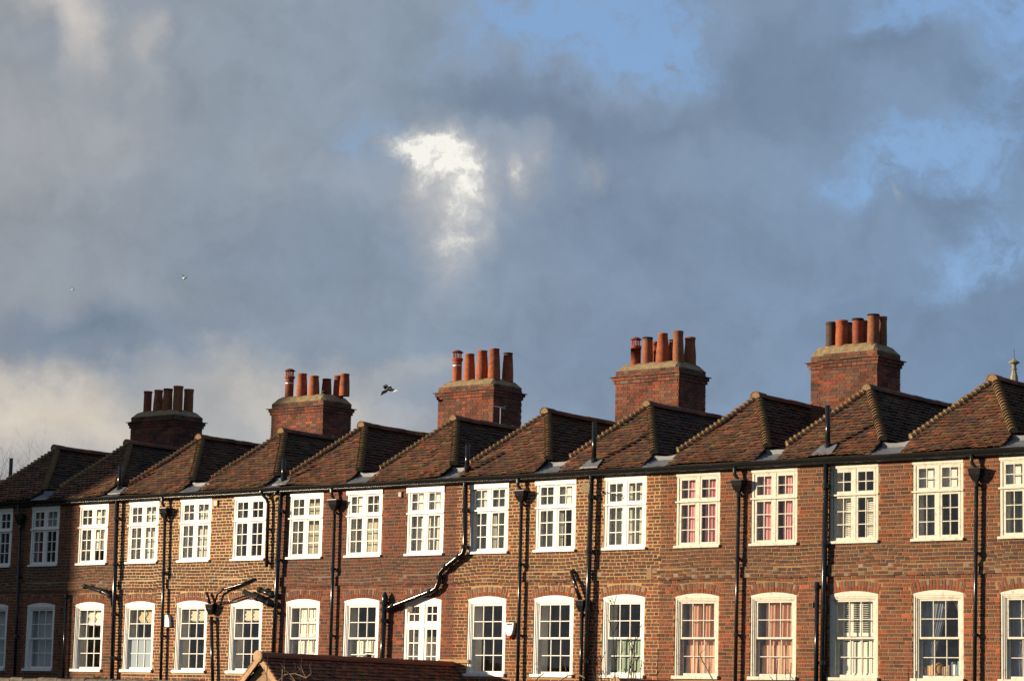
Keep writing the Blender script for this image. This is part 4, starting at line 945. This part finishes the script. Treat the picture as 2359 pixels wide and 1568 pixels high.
F_ = [(-36.72, Y1, 8.16), (-36.68, Y1, 6.70), (-36.73, Y1, 6.58), (-37.28, Y1, 6.26), (-37.40, Y1, 6.15), (-37.44, Y1, 5.92), (-37.50, Y1, 5.81), (-37.62, Y1, 5.75), (-38.90, Y1, 5.39), (-38.98, Y1, 5.36)]
soil_pipe(3, F_, .058, 'soil_pipe', [((-36.71, Y1, 7.55), (0, 0, 1)), ((-36.69, Y1, 6.72), (0, 0, 1)), ((-36.86, Y1, 6.505), (.9, 0, .5)), ((-37.24, Y1, 6.29), (.9, 0, .5)), ((-37.42, Y1, 6.05), (.1, 0, 1)), ((-37.68, Y1, 5.735), (1, 0, .28)), ((-38.80, Y1, 5.42), (1, 0, .28))])
soil_pipe(3, [(-39.07, -.11, 5.52), (-39.12, -.11, 3.2)], .058, 'soil_pipe', [((-39.075, -.11, 5.50), (0, 0, 1)), ((-39.09, -.11, 5.10), (0, 0, 1)), ((-39.08, -.11, 5.34), (0, 0, 1))])
mb = MB(); mb.lathe(-39.07, -.11, [(.075, 5.52), (.078, 5.60), (.055, 5.68), (.02, 5.74), (.005, 5.75)], 12); mb.build('pipe_cap', 'iron', houses[3], True)
soil_pipe(1, [(-49.50, -.16, 6.02), (-48.78, -.16, 5.87), (-48.56, -.15, 5.80), (-48.42, -.13, 5.66), (-48.38, -.12, 5.50)], .052, 'waste_pipe', [((-49.42, -.16, 6.00), (1, 0, -.2)), ((-48.80, -.16, 5.875), (1, 0, -.2)), ((-48.5, -.14, 5.75), (.7, 0, -.6))])
soil_pipe(1, [(-50.25, -.09, 5.82), (-50.19, -.09, 3.2)], .036, 'waste_pipe', [((-50.25, -.09, 5.78), (0, 0, 1))])
soil_pipe(2, [(-43.62, -.18, 5.80), (-42.62, -.15, 5.46)], .062, 'waste_pipe', [((-43.15, -.165, 5.64), (1, 0, -.34)), ((-42.78, -.155, 5.51), (1, 0, -.34))])
soil_pipe(2, [(-43.18, -.14, 5.86), (-42.60, -.13, 5.68)], .058, 'waste_pipe', [((-43.1, -.14, 5.835), (1, 0, -.3)), ((-42.72, -.13, 5.71), (1, 0, -.3))])
soil_pipe(2, [(-43.22, -.16, 8.30), (-43.20, -.14, 8.16), (-43.05, -.10, 8.02), (-43.00, -.09, 7.90), (-42.97, -.09, 6.38)], .040, 'overflow_pipe', [((-42.99, -.09, 7.3), (0, 0, 1)), ((-42.975, -.09, 6.50), (0, 0, 1))])
soil_pipe(3, [(-42.62, -.15, 8.20), (-42.78, -.12, 8.12), (-42.94, -.10, 8.02)], .030, 'branch_pipe')
soil_pipe(2, [(-44.80, -.10, 5.22), (-44.62, -.10, 3.2)], .042, 'waste_pipe', [((-44.79, -.10, 5.1), (0, 0, 1))]); hopper(2, -44.82, 5.52, -.10, .95)
soil_pipe(2, [(-44.72, -.10, 5.52), (-44.62, -.10, 5.76), (-44.42, -.10, 5.87), (-43.85, -.09, 5.98), (-43.42, -.08, 6.10), (-43.38, .0, 6.11)], .026, 'waste_pipe', [((-44.42, -.10, 5.87), (1, 0, .3)), ((-43.7, -.09, 6.02), (1, 0, .3))])
soil_pipe(2, [(-44.74, -.09, 5.53), (-44.2, -.09, 5.585), (-43.70, -.09, 5.70), (-43.62, .0, 5.72)], .020, 'waste_pipe')
soil_pipe(2, [(-45.02, -.08, 5.80), (-44.86, -.10, 5.50)], .036, 'waste_pipe')
soil_pipe(4, [(-33.68, .0, 6.14), (-33.64, -.10, 6.12), (-33.36, -.12, 5.48)], .040, 'waste_pipe'); soil_pipe(4, [(-33.60, -.12, 6.02), (-33.30, -.13, 5.48)], .022, 'waste_pipe')
hopper(4, -33.33, 5.50, -.12, .8); soil_pipe(4, [(-33.30, -.12, 5.3), (-33.30, -.12, 3.2)], .040, 'waste_pipe', [((-33.30, -.12, 5.18), (0, 0, 1))])
soil_pipe(4, [(-33.02, .0, 7.84), (-32.93, -.14, 7.84), (-32.80, -.20, 7.80), (-32.62, -.24, 7.74)], .012, 'lamp_bracket')
def vent_box(h, x, z, w=.11, hgt=.13, grille=False):
    mb = MB(); mb.box(x - w / 2, x + w / 2, -.035, .0, z - hgt / 2, z + hgt / 2); mb.box(x - w / 2 + .015, x + w / 2 - .015, -.038, -.0355, z - hgt / 2 + .015, z + hgt / 2 - .015, 1)
    mb.build('vent', ['mort_tan', 'iron'], houses[h])
vent_box(3, -38.78, 7.98); vent_box(2, -44.90, 7.99, .15, .16); vent_box(1, -50.46, 7.93, .12, .17); vent_box(1, -50.46, 5.42, .12, .15); vent_box(5, -27.56, 5.35, .12, .1); vent_box(3, -38.35, 5.34, .14, .13)
mb = MB(); x, z = -33.36, 7.93; mb.box(x - .11, x + .11, -.004, .0, z - .11, z + .11, 1)
for k in range(8): mb.box(x - .11 + k * .03, x - .102 + k * .03, -.012, -.0045, z - .11, z + .11); mb.box(x - .11, x + .11, -.010, -.0047, z - .11 + k * .03, z - .103 + k * .03)
mb.build('vent_grille', ['mort_cream', 'iron'], houses[4])
# rendered patch at the party joint
mb = MB(); mb.box(-31.66, -31.53, -.036, -.001, 5.915, 6.15); mb.build('render_patch', 'mort_ochre', houses[4])
# alarm boxes
def shield(x, z, w, hgt, dep, up=True, base=None, hs=2):
    mb = MB(); n = 12; pts = []
    for k in range(n + 1):
        t = k / n; ww = w / 2 * (1 - t ** 2.6 * .62); pts.append((ww, t * hgt))
    poly = [(x + a, z + b_ if up else z + hgt - b_) for a, b_ in pts] + [(x - a, z + b_ if up else z + hgt - b_) for a, b_ in pts[::-1]]
    if up: poly = poly
    else: poly = poly[::-1]
    mb.prism(poly, -dep, .0); return mb
mb = shield(-46.44, 4.97, .25, .30, .085); o = mb.build('bell_box', 'white', houses[2])
mb = shield(-35.36, 4.74, .24, .29, .085, False); mb.v = [(a, b_ * (.55 if c_ > 4.98 and b_ < -.01 and False else 1), c_) for a, b_, c_ in mb.v]; o = mb.build('alarm_box', 'white', houses[4])
mb = MB(); mb.box(-35.43, -35.28, -.088, -.0855, 4.975, 5.01); mb.build('alarm_panel', 'iron', o)
mb = MB()
for k, (w_, h_) in enumerate([(.008, .012), (.005, .008), (.006, .008), (.006, .01), (.006, .008), (.004, .008), (.006, .008), (.005, .008), (.005, .009)]): mb.box(-35.42 + k * .0135, -35.42 + k * .0135 + w_, -.0862, -.0853, 4.915, 4.915 + h_)
mb.build('lettering', 'iron', o)
mb = MB(); mb.lathe(-35.35, -.042, [(.012, 4.672), (.04, 4.685), (.062, 4.72), (.066, 4.75)], 14); o2 = mb.build('alarm_lamp', 'clay', o, True, color=(.62, .07, .02))
# television aerial on the dark red house's roof
ae = empty('television_aerial', (-38.40, 3.05, 9.97)); tag(ae, 'small silver television aerial on a short mast before the middle chimney', 'aerial')
mb = MB(); mb.tube([(0, 0, -.05), (0, 0, .34)], .011, 8); mb.build('mast', 'metal', ae)
mb = MB(); mb.tube([(-.34, -.05, .42), (.12, .02, .33)], .006, 6); mb.build('boom', 'metal', ae)
me = MB(); me.tube([(0, -.11, -.02), (0, .11, .02)], .004, 4); em = me.mesh('element', 'metal')
for k in range(13): link('element', em, ae, (-.33 + k * .033, -.05 + k * .005, .418 - k * .0065), rot=(0, 0, .5))
for k in range(3): link('element', em, ae, (.09 + .02 * k, .02, .30 + .04 * k), rot=(0, 0, .5), scale=(1, 1.3, 1))

# ------------------------------------------------------------------ ground, garden walls and sheds
mb = MB(); mb.add([(-900, -500, 0), (500, -500, 0), (500, 900, 0), (-900, 900, 0)], [(0, 1, 2, 3)]); tag(mb.build('ground', 'ground'), kind='structure')
gw = empty('garden_wall', (-50, -5, 0)); tag(gw, 'low garden wall of yellow rubble under worn grey coping stones at the bottom left', 'wall')
mb = MB(); mb.box(-16, 10.9, -.17, .17, 0, 3.50); mb.build('masonry', 'rubble', gw)
rg = random.Random(5); x = -16
while x < 10.9:
    w_ = rg.uniform(.45, .8); zt = 3.645 - (x + 16) * .0028 + rg.uniform(-.012, .012); mb = MB()
    nn_ = 5; vs = []
    for k in range(nn_ + 1):
        xx = x + (w_ - .015) * k / nn_; dz = rg.uniform(-.012, .012)
        vs += [(xx, -.23, zt - .085), (xx, -.235 + rg.uniform(-.01, .01), zt - .02 + dz), (xx, -.19, zt + dz), (xx, .19, zt + dz), (xx, .23, zt - .02), (xx, .23, zt - .085)]
    mb.add(vs, [(6 * k + j, 6 * k + (j + 1) % 6, 6 * k + 6 + (j + 1) % 6, 6 * k + 6 + j) for k in range(nn_) for j in range(6)] + [(0, 1, 2, 3, 4, 5), tuple(6 * nn_ + j for j in range(6))[::-1]])
    mb.build('coping_stone', 'coping', gw); x += w_
x = -14.0
while x < 10.5:                                                       # rubble stones just below the coping
    for zz in (3.42, 3.28):
        w_ = rg.uniform(.14, .3); mb = MB(); mb.box(x, x + w_ - .02, -.19 - rg.uniform(0, .02), -.168, zz, zz + .12); mb.build('stone', 'rubble', gw)
    x += w_
def shed(xr, yf, zr, half, label, tiles_seen, finial=False):
    sh = empty('shed', (0, 0, 0)); tag(sh, label, 'shed', 'outbuildings against the terrace')
    rng = random.Random(int(abs(xr) * 10)); ze = zr - half
    mb = MB(); mb.prism([(xr - half + .12, 0), (xr + half - .12, 0), (xr + half - .12, ze + .03), (xr, zr - .09), (xr - half + .12, ze + .03)][::-1], yf + .12, -.02); mb.build('wall', 'lowbrick', sh)
    z = ze - .5; k = 0
    while z < zr - .12:                                                # gable boards
        z2 = min(z + .17, zr - .10); w0 = min(half - .12, zr - .10 - z); w1 = min(half - .12, max(.0, zr - .10 - z2)); mb = MB(); o_ = .012
        vs = [(xr - w0, yf + .10 - o_, z), (xr + w0, yf + .10 - o_, z), (xr + w1, yf + .115, z2), (xr - w1, yf + .115, z2), (xr - w0, yf + .13, z), (xr + w0, yf + .13, z), (xr + w1, yf + .13, z2), (xr - w1, yf + .13, z2)]
        mb.add(vs, [(0, 1, 2, 3), (1, 0, 4, 5), (0, 3, 7, 4), (2, 1, 5, 6), (3, 2, 6, 7)]); mb.build('board', 'wood', sh); z += .17
    rfb = MB(); rfb.prism([(xr - half, ze - .02), (xr + half, ze - .02), (xr, zr - .02)][::-1], yf + .13, -.03); rf = rfb.build('roof', 'underroof', sh)
    sl = half * math.sqrt(2); rows = []
    for sgn in (1, -1):
        nv = (sgn * .7071, 0, .7071); pos = lambda u, v: (xr + sgn * (half - v * .7071), u, ze + v * .7071); cl = lambda v: (yf, -.03)
        for r_ in range(int(sl / .105)):
            s0 = r_ * .105; u = yf - (r_ % 2) * .083
            while u < -.03:
                t = tile(pos, lambda v: nv, u, u + .163, s0, min(s0 + .135, sl), cl, rng, .032)
                if t:
                    if sgn < 0: t = [t[2], t[1], t[0], t[5], t[4], t[3], t[8], t[7], t[6]]
                    c_ = tpick(rng, 1.25); px, py, _ = project(*t[0]); rows.append((t, c_, sgn > 0 and py < 682))
                u += .166
    lay_tiles(rows, rf, 300)
    for sgn in (1, -1):                                                # barge board and the stepped tile edge over it
        mb = MB(); a = [(xr, zr + .03), (xr + sgn * half, ze + .03), (xr + sgn * half, ze - .11), (xr, zr - .12)]
        mb.prism(a if sgn > 0 else a[::-1], yf - .05, yf - .015); mb.build('barge_board', 'barge', sh)
        for k in range(int(sl / .105)):
            t0 = k * .105; mb = MB(); xx = xr + sgn * (half - t0 * .7071); zz = ze + t0 * .7071
            dx, dz = -sgn * .7071 * .13, .7071 * .13; nx, nz = sgn * .7071 * .02, .7071 * .02
            q = [(xx + nx * 1.9, zz + nz * 1.9), (xx + nx * 2.9, zz + nz * 2.9), (xx + dx + nx * 1.3, zz + dz + nz * 1.3), (xx + dx + nx * .4, zz + dz + nz * .4)]
            mb.prism(q if sgn < 0 else q[::-1], yf - .055, yf + .01); mb.build('verge_tile', 'clay', rf, color=(.36, .16, .08))
    y = yf - .05; k = 0
    while y < -.1:
        o = link('ridge_tile', RIDGE_ME, rf, color=(.20 + rng.uniform(-.04, .04), .062, .036)); orient(o, (xr, y, zr - .025 + rng.uniform(-.003, .003)), (0, 1, 0), (0, 0, 1)); y += .30; k += 1
    me_ = MB(); me_.lathe(0, 0, [(.11, 0), (.125, .02), (.125, .05), (.08, .06), (.01, .062)], 18); e_ = me_.build('ridge_end', 'barge', rf, color=(.4, .2, .1)); e_.rotation_euler = (R(90), 0, 0); e_.location = (xr, yf - .04, zr - .01)
    return sh
sh1 = shed(-37.03, -6.05, 4.09, 1.9, 'brick shed with a dark tiled ridge roof and boarded gable in front of the terrace', 300)
sh2 = shed(-28.45, -5.2, 3.66, 1.6, 'dark red ridge of a shed roof just showing at the bottom edge on the right', 0)
ct = empty('roof_cowl', (-38.3, -.6, 0)); qc = unproj(1474 / 4, 2604 / 4, -1.9); ct.location = (qc.x, -1.9, qc.z - .775)
tag(ct, 'black ribbed vent terminal poking up behind the shed ridge', 'vent')
mb = MB(); mb.lathe(0, 0, [(.10, -.55), (.10, .40), (.13, .42), (.12, .46), (.115, .50), (.10, .51), (.10, .55), (.085, .56), (.085, .60), (.07, .61), (.07, .72)], 14); mb.build('body', 'iron', ct)
mb = MB(); mb.lathe(0, 0, [(.09, .75), (.095, .755), (.095, .77), (.01, .775)], 14); mb.build('cap', 'iron', ct)
fl_ = MB(); fl_.box(-37.45, -36.55, -.045, -.002, 4.14, 4.22); fl_.build('mortar_flashing', 'mort_pale', sh1)

# ------------------------------------------------------------------ building that throws the shade on the left end (stands beyond the left edge)
bb = empty('tall_house', (-91.5, -26, 0)); tag(bb, 'tall brick house standing beyond the left edge of the view', 'house')
mb = MB(); mb.box(-8, 6.1, -7, 4.0, 0, 21); mb.build('wall', 'lowbrick', bb)
mb = MB(); mb.prism([(-8.3, 20.8), (6.4, 20.8), (-.9, 26)][::-1], -7.3, 4.3); mb.build('roof', 'underroof', bb)

# ------------------------------------------------------------------ spire
sp = empty('church_spire', (-72.15, 91.2, 0)); tag(sp, 'pale stone church pinnacle with a carved capital rising behind the right roofs', 'spire')
mb = MB(); mb.lathe(0, 0, [(2.6, 0), (.27, 23.15)], 8); mb.build('shaft', 'stone', sp)
mb = MB(); mb.lathe(0, 0, [(.26, 23.15), (.23, 23.9), (.125, 24.32)], 8); mb.build('upper_shaft', 'stone', sp)
mb = MB(); mb.lathe(0, 0, [(.12, 24.32), (.19, 24.34), (.19, 24.38), (.13, 24.40), (.13, 24.58), (.17, 24.66), (.32, 24.74), (.33, 24.80), (.20, 24.87), (.06, 24.98), (.03, 25.03)], 10); mb.build('capital', 'stone', sp)
mb = MB(); mb.tube([(0, 0, 25.0), (0, 0, 25.6)], .015, 5); mb.build('rod', 'iron', sp)

# ------------------------------------------------------------------ bare trees and shrubs
def branch(mb, rng, p, d, length, r, depth, up=.25, spread=.5, seg=4, fork=3, buds=None):
    pts = [p]; rad = [r]; n = 5; q = Vector(p); dd = Vector(d).normalized()
    for k in range(n):
        dd = (dd + Vector((rng.uniform(-1, 1), rng.uniform(-1, 1), rng.uniform(-.6, .9))) * .16 + Vector((0, 0, up * .12))).normalized()
        q = q + dd * length / n; pts.append(tuple(q)); rad.append(r * (1 - .55 * (k + 1) / n))
    mb.tube(pts, rad, seg if depth > 1 else 3, caps=False)
    if buds is not None and depth <= 1:
        for k in range(1, n + 1): buds.append((pts[k], rng.uniform(.5, 1)))
    if depth == 0: return
    for k in range(fork + (1 if depth > 2 else 0)):
        i = rng.randint(2, n); a = rng.uniform(0, 2 * math.pi)
        side = Vector((math.cos(a), math.sin(a), rng.uniform(-.2, .6))); nd = (dd * (1 - spread) + side * spread).normalized()
        branch(mb, rng, pts[i], nd, length * rng.uniform(.55, .82), rad[i] * .72, depth - 1, up, spread, seg, fork, buds)
def tree(x, y, label, hgt, seed, depth=6, group='bare trees behind the terrace', spread=.52):
    rng = random.Random(seed); t = empty('bare_tree', (x, y, 0)); tag(t, label, 'tree', group)
    mb = MB(); th = hgt * .38; mb.tube([(0, 0, 0), (.1, 0, th * .5), (0, .1, th)], [hgt * .022, hgt * .018, hgt * .014], 8); mb.build('trunk', 'bark2', t)
    mb = MB()
    for k in range(5):
        a = k * 1.257 + rng.uniform(-.3, .3); branch(mb, rng, (0, .05, th * (.85 + .03 * k)), (math.cos(a) * .7, math.sin(a) * .7, 1), hgt * .26, hgt * .010, depth - 1, .3, spread, 4, 3)
    mb.build('crown', 'bark2', t)
q1 = CAMP + (F + RT * ((-6 - 512) / 2500) - UP * ((432 - 340) / 2500)) * 1.0; t1 = (25.5 + 42.66) / (q1 - CAMP).y; q1 = CAMP + (q1 - CAMP) * t1
q2 = (F + RT * ((24 - 512) / 2500) - UP * ((458 - 340) / 2500)); q2 = CAMP + q2 * ((24.0 + 42.66) / q2.y)
tree(q1.x, 25.5, 'bare winter tree rising behind the roofs at the left edge', q1.z * 1.12, 11, 6)
tree(q2.x, 24.0, 'smaller bare tree behind the roofs, right of the black vent pipe at left', q2.z * 1.08, 23, 5)
def shrub(X, Y, zt, label, seed, stems, group='bare shrubs in the gardens before the houses', mat='bark', width=.5, budsize=.012, z0=0.0, d0=3):
    rng = random.Random(seed); t = empty('bare_shrub', (X, Y, 0)); tag(t, label, 'shrub', group); mb = MB(); buds = []
    for s_ in range(stems):
        a = rng.uniform(0, 2 * math.pi); top = zt * (1 if s_ == 0 else rng.uniform(.72, .95)); lean = Vector((rng.uniform(-1, 1) * width * (.25 if s_ == 0 else 1), rng.uniform(-.3, .3) * width, 0))
        pts = []; n = 10
        for k in range(n + 1):
            f = k / n; pts.append(Vector((lean.x * max(0, f - .3) * 1.4 + .02 * math.sin(k * 1.9 + s_), lean.y * f, top * f)))
        mb.tube(pts, [.020 * (1 - .8 * k / n) + .003 for k in range(n + 1)], 5, caps=False)
        for k in range(7, n + 1):
            buds.append((tuple(pts[k]), 1))
            if k < n or d0 > 2:
                for _ in range(2 if d0 > 1 else 1):
                    sg = rng.choice((-1, 1)); branch(mb, rng, tuple(pts[k]), (sg * rng.uniform(.5, 1), rng.uniform(-.3, .3), rng.uniform(.7, 1.3)), (.16 + .34 * (n - k) / 4) * rng.uniform(.7, 1.1), .007, 1 if d0 > 1 else 0, .5, .45, 4, 2, buds)
    for (p_, s_) in buds:
        r_ = budsize * s_; x, y, z = p_; mb.add([(x - r_, y, z), (x + r_, y, z), (x, y - r_, z), (x, y + r_, z), (x, y, z + r_ * 1.9), (x, y, z - r_)], [(0, 2, 4), (2, 1, 4), (1, 3, 4), (3, 0, 4), (2, 0, 5), (1, 2, 5), (3, 1, 5), (0, 3, 5)])
    mb.build('branches', mat, t)
q = unproj(2484 / 4, 2422 / 4, -6.5); shrub(q.x, -6.5, q.z, 'tallest bare sapling with buds before the green shuttered lower window', 31, 5, width=.75, d0=3)
for (px, py, Y, lab, sd_, st, dd) in ((2645, 2600, -7.2, 'thin bare shoot before the brick pier left of the peach curtained window', 41, 2, 1), (2580, 2640, -6.8, 'short budded twig right of the tallest sapling', 42, 2, 1),
        (3112, 2640, -7.5, 'leftmost of the small spiky twigs below the right peach curtained window', 43, 1, 1), (3155, 2650, -7.5, 'middle spiky twig below the right peach curtained window', 44, 1, 1), (3196, 2634, -7.5, 'rightmost spiky twig at the foot of the peach curtained window', 45, 1, 1),
        (3636, 2668, -6.2, 'small dark twig left of the window with the books', 46, 1, 1), (3668, 2684, -6.2, 'small twig tip before the frame of the window with the books', 47, 1, 1),
        (2395, 2640, -6.9, 'twiggy budded shoots left of the tallest sapling', 48, 3, 2), (1082, 2612, -7.0, 'single upright shoot standing against the shed roof near its gable', 49, 1, 1), (1208, 2622, -7.0, 'slim upright shoot against the left part of the shed roof', 50, 1, 1)):
    q = unproj(px / 4, py / 4, Y); shrub(q.x, Y, q.z, lab, sd_, st, width=.25, d0=dd)
def bramble(pts, Y, label, seed):
    rng = random.Random(seed); t = empty('bare_branch', (0, 0, 0)); tag(t, label, 'branch', 'arching bare branches in the gardens'); P_ = [unproj(a / 4, b_ / 4, Y + .1 * math.sin(i)) for i, (a, b_) in enumerate(pts)]
    g = P_[0]; t.location = (g.x, Y, 0); mb = MB(); P_ = [Vector((p_.x - g.x, p_.y - Y, p_.z)) for p_ in P_]
    mb.tube([P_[0] - Vector((0, 0, P_[0].z))] + P_, [.02] + [.014 - .009 * k / len(P_) for k in range(len(P_))], 5, caps=False)
    for k in range(1, len(P_)): branch(mb, rng, tuple(P_[k]), (rng.uniform(-.8, .8), 0, rng.uniform(.2, 1)), rng.uniform(.12, .3), .006, 1, .3, .5, 4, 2)
    mb.build('twigs', 'bark2', t)
bramble([(1110, 2723), (1140, 2695), (1180, 2690), (1225, 2708), (1245, 2690)], -7.6, 'tangled pale branch arching over the foot of the shed roof', 61)
bramble([(1130, 2672), (1160, 2692), (1182, 2722)], -7.6, 'forked pale twig crossing the left part of the shed roof', 62)
bramble([(2235, 2723), (2270, 2700), (2305, 2692), (2340, 2708)], -7.6, 'arching branch at the bottom left of the tallest sapling', 63)
bramble([(2855, 2723), (2838, 2690), (2815, 2650), (2798, 2612)], -7.6, 'long slanting shoot before the left peach curtained window', 64)
bramble([(2140, 2723), (2155, 2705), (2175, 2690)], -7.6, 'curved twig tip under the dark lower window by the thin downpipe', 65)
def fern(x, z, label, seed):
    rng = random.Random(seed); mb = MB()
    for k in range(26):
        a = rng.uniform(-1.2, 1.2); l = rng.uniform(.06, .16); x0_ = x + rng.uniform(-.03, .03); y0_ = -.03; dx = math.sin(a) * l; dz = math.cos(a) * l
        mb.add([(x0_, y0_, z), (x0_ + dx * .5 + .012, y0_ - .05, z + dz * .6), (x0_ + dx, y0_ - .08, z + dz), (x0_ + dx * .5 - .012, y0_ - .05, z + dz * .6)], [(0, 1, 2, 3)])
    tag(mb.build('wall_fern', 'leaf', None), label, 'plant', 'small ferns rooted in the brickwork')
fern(-48.75, 3.62, 'small green fern growing from the bricks left of the first sunlit soil pipe', 1); fern(-49.0, 3.66, 'tiny fern left of the other fern under the frosted window', 2); fern(-45.6, 3.6, 'low fern beside the thin hopper waste pipe at the wall foot', 3)

# ------------------------------------------------------------------ birds
def bird_frame(px, py, dist):
    d = (F + RT * ((px - 512) / 2500) - UP * ((py - 340) / 2500)); return CAMP + d * dist
mag = empty('magpie', (0, 0, 0)); mag.matrix_world = Matrix.Translation(bird_frame(388.5, 388.2, 62)) @ Matrix(((RT.x, UP.x, -F.x, 0), (RT.y, UP.y, -F.y, 0), (RT.z, UP.z, -F.z, 0), (0, 0, 0, 1)))
tag(mag, 'black and white magpie in flight with spread wings between two chimneys', 'bird')
K = 62 / 2500 / 4 / 15.683                                             # metres per pixel of the enlarged bird view
def bp_(x, y, z=0.0): return ((x - 960) * K, -(y - 800) * K, z)
def sheet(name, poly, mat, parent, depthf, th=.006):
    vs = [bp_(x, y, depthf(x, y)) for x, y in poly]; n = len(vs); vs2 = [(a, b_, c_ - th) for a, b_, c_ in vs]; mb = MB()
    mb.add(vs + vs2, [tuple(range(n)), tuple(range(2 * n - 1, n - 1, -1))] + [(i, i + n, (i + 1) % n + n, (i + 1) % n) for i in range(n)]); return mb.build(name, mat, parent)
body = MB(); body.tube([bp_(1180, 735), bp_(1140, 730, .0), bp_(1080, 750), bp_(1000, 790), bp_(920, 840), bp_(860, 880), bp_(820, 900)], [.004, .032, .040, .045, .040, .03, .012], 10); body.build('body', 'feather_black', mag, True)
sheet('tail', [(900, 830), (910, 950), (870, 1020), (730, 1100), (600, 1160), (510, 1225), (440, 1200), (490, 1160), (520, 1000), (570, 950), (700, 900), (830, 820)], 'feather_black', mag, lambda x, y: -.05 * (960 - x) / 500)
sheet('wing', [(980, 700), (930, 610), (850, 610), (760, 640), (640, 705), (660, 770), (720, 828), (830, 820), (900, 800)], 'feather_black', mag, lambda x, y: .1 * (820 - y) / 300)
sheet('wing', [(960, 830), (1170, 780), (1290, 805), (1410, 860), (1330, 890), (1220, 985), (1100, 965), (980, 935), (900, 940)], 'feather_black', mag, lambda x, y: .08 * (x - 960) / 400)
sheet('shoulder', [(835, 770), (870, 710), (930, 688), (975, 695), (930, 760), (880, 808), (845, 800)], 'feather_white', mag, lambda x, y: .055)
sheet('shoulder', [(930, 820), (1060, 770), (1160, 765), (1140, 800), (1080, 832), (1000, 842)], 'feather_white', mag, lambda x, y: .055)
for (x0_, y0_, x1_, y1_, x2_, y2_) in ((630, 705, 612, 630, 660, 690), (650, 700, 635, 580, 700, 670), (690, 680, 690, 520, 750, 650), (740, 655, 760, 480, 800, 635), (790, 640, 825, 455, 850, 615), (850, 615, 905, 500, 920, 615)):
    sheet('flight_feather', [(x0_, y0_), ((x0_ + x1_) / 2 - 6, (y0_ + y1_) / 2), (x1_, y1_), ((x2_ + x1_) / 2 + 8, (y2_ + y1_) / 2), (x2_, y2_)], 'feather_white', mag, lambda x, y: .1 * (820 - y) / 300)
for k in range(7):
    a = k / 6; x0_, y0_ = 1225 + 170 * a, 975 - 105 * a; x1_, y1_ = 1240 + 330 * a, 1005 - 110 * a * a
    sheet('flight_feather', [(x0_ - 14, y0_ + 6), (x0_ + 24, y0_ - 18), (x1_ + 12, y1_ - 8), (x1_, y1_ + 4)], 'feather_white', mag, lambda x, y: .08 * (x - 960) / 400)
def gull(px, py, dist, label):
    g = empty('gull'); g.matrix_world = Matrix.Translation(bird_frame(px, py, dist)) @ Matrix(((RT.x, UP.x, -F.x, 0), (RT.y, UP.y, -F.y, 0), (RT.z, UP.z, -F.z, 0), (0, 0, 0, 1))); tag(g, label, 'bird', 'gulls far off in the sky')
    mb = MB(); mb.tube([(-.30, -.08, 0), (-.1, -.09, 0), (.1, -.03, 0), (.30, .09, 0)], [.02, .16, .14, .03], 8); mb.build('body', 'feather_white', g, True)
    mb = MB(); mb.add([(-.08, 0, 0), (.08, 0, .02), (-.08, .24, .1), (-.38, .48, .2), (-.2, .22, .1)], [(0, 1, 2, 4), (4, 2, 3)]); mb.build('wing', 'thing', g, color=(.3, .3, .32))
    mb = MB(); mb.add([(.0, 0, 0), (.12, .02, 0), (.34, .16, -.1), (.1, .12, -.05)], [(0, 1, 2, 3)]); mb.build('wing', 'thing', g, color=(.5, .5, .5))
gull(184.8, 277.2, 330, 'white gull flying in the left half of the sky'); gull(73.0, 288.8, 480, 'fainter tiny gull further left in the sky')

# ------------------------------------------------------------------ put each built-in-place root at its own base
for o, (bx_, by_) in [(houses[h], ((BOUND[h] + BOUND[h + 1]) / 2, 0)) for h in houses] + [(sh1, (-37.03, -3)), (sh2, (-28.45, -2.6))]:
    o.location = (bx_, by_, 0)
    for ch_ in o.children: ch_.location.x -= bx_; ch_.location.y -= by_
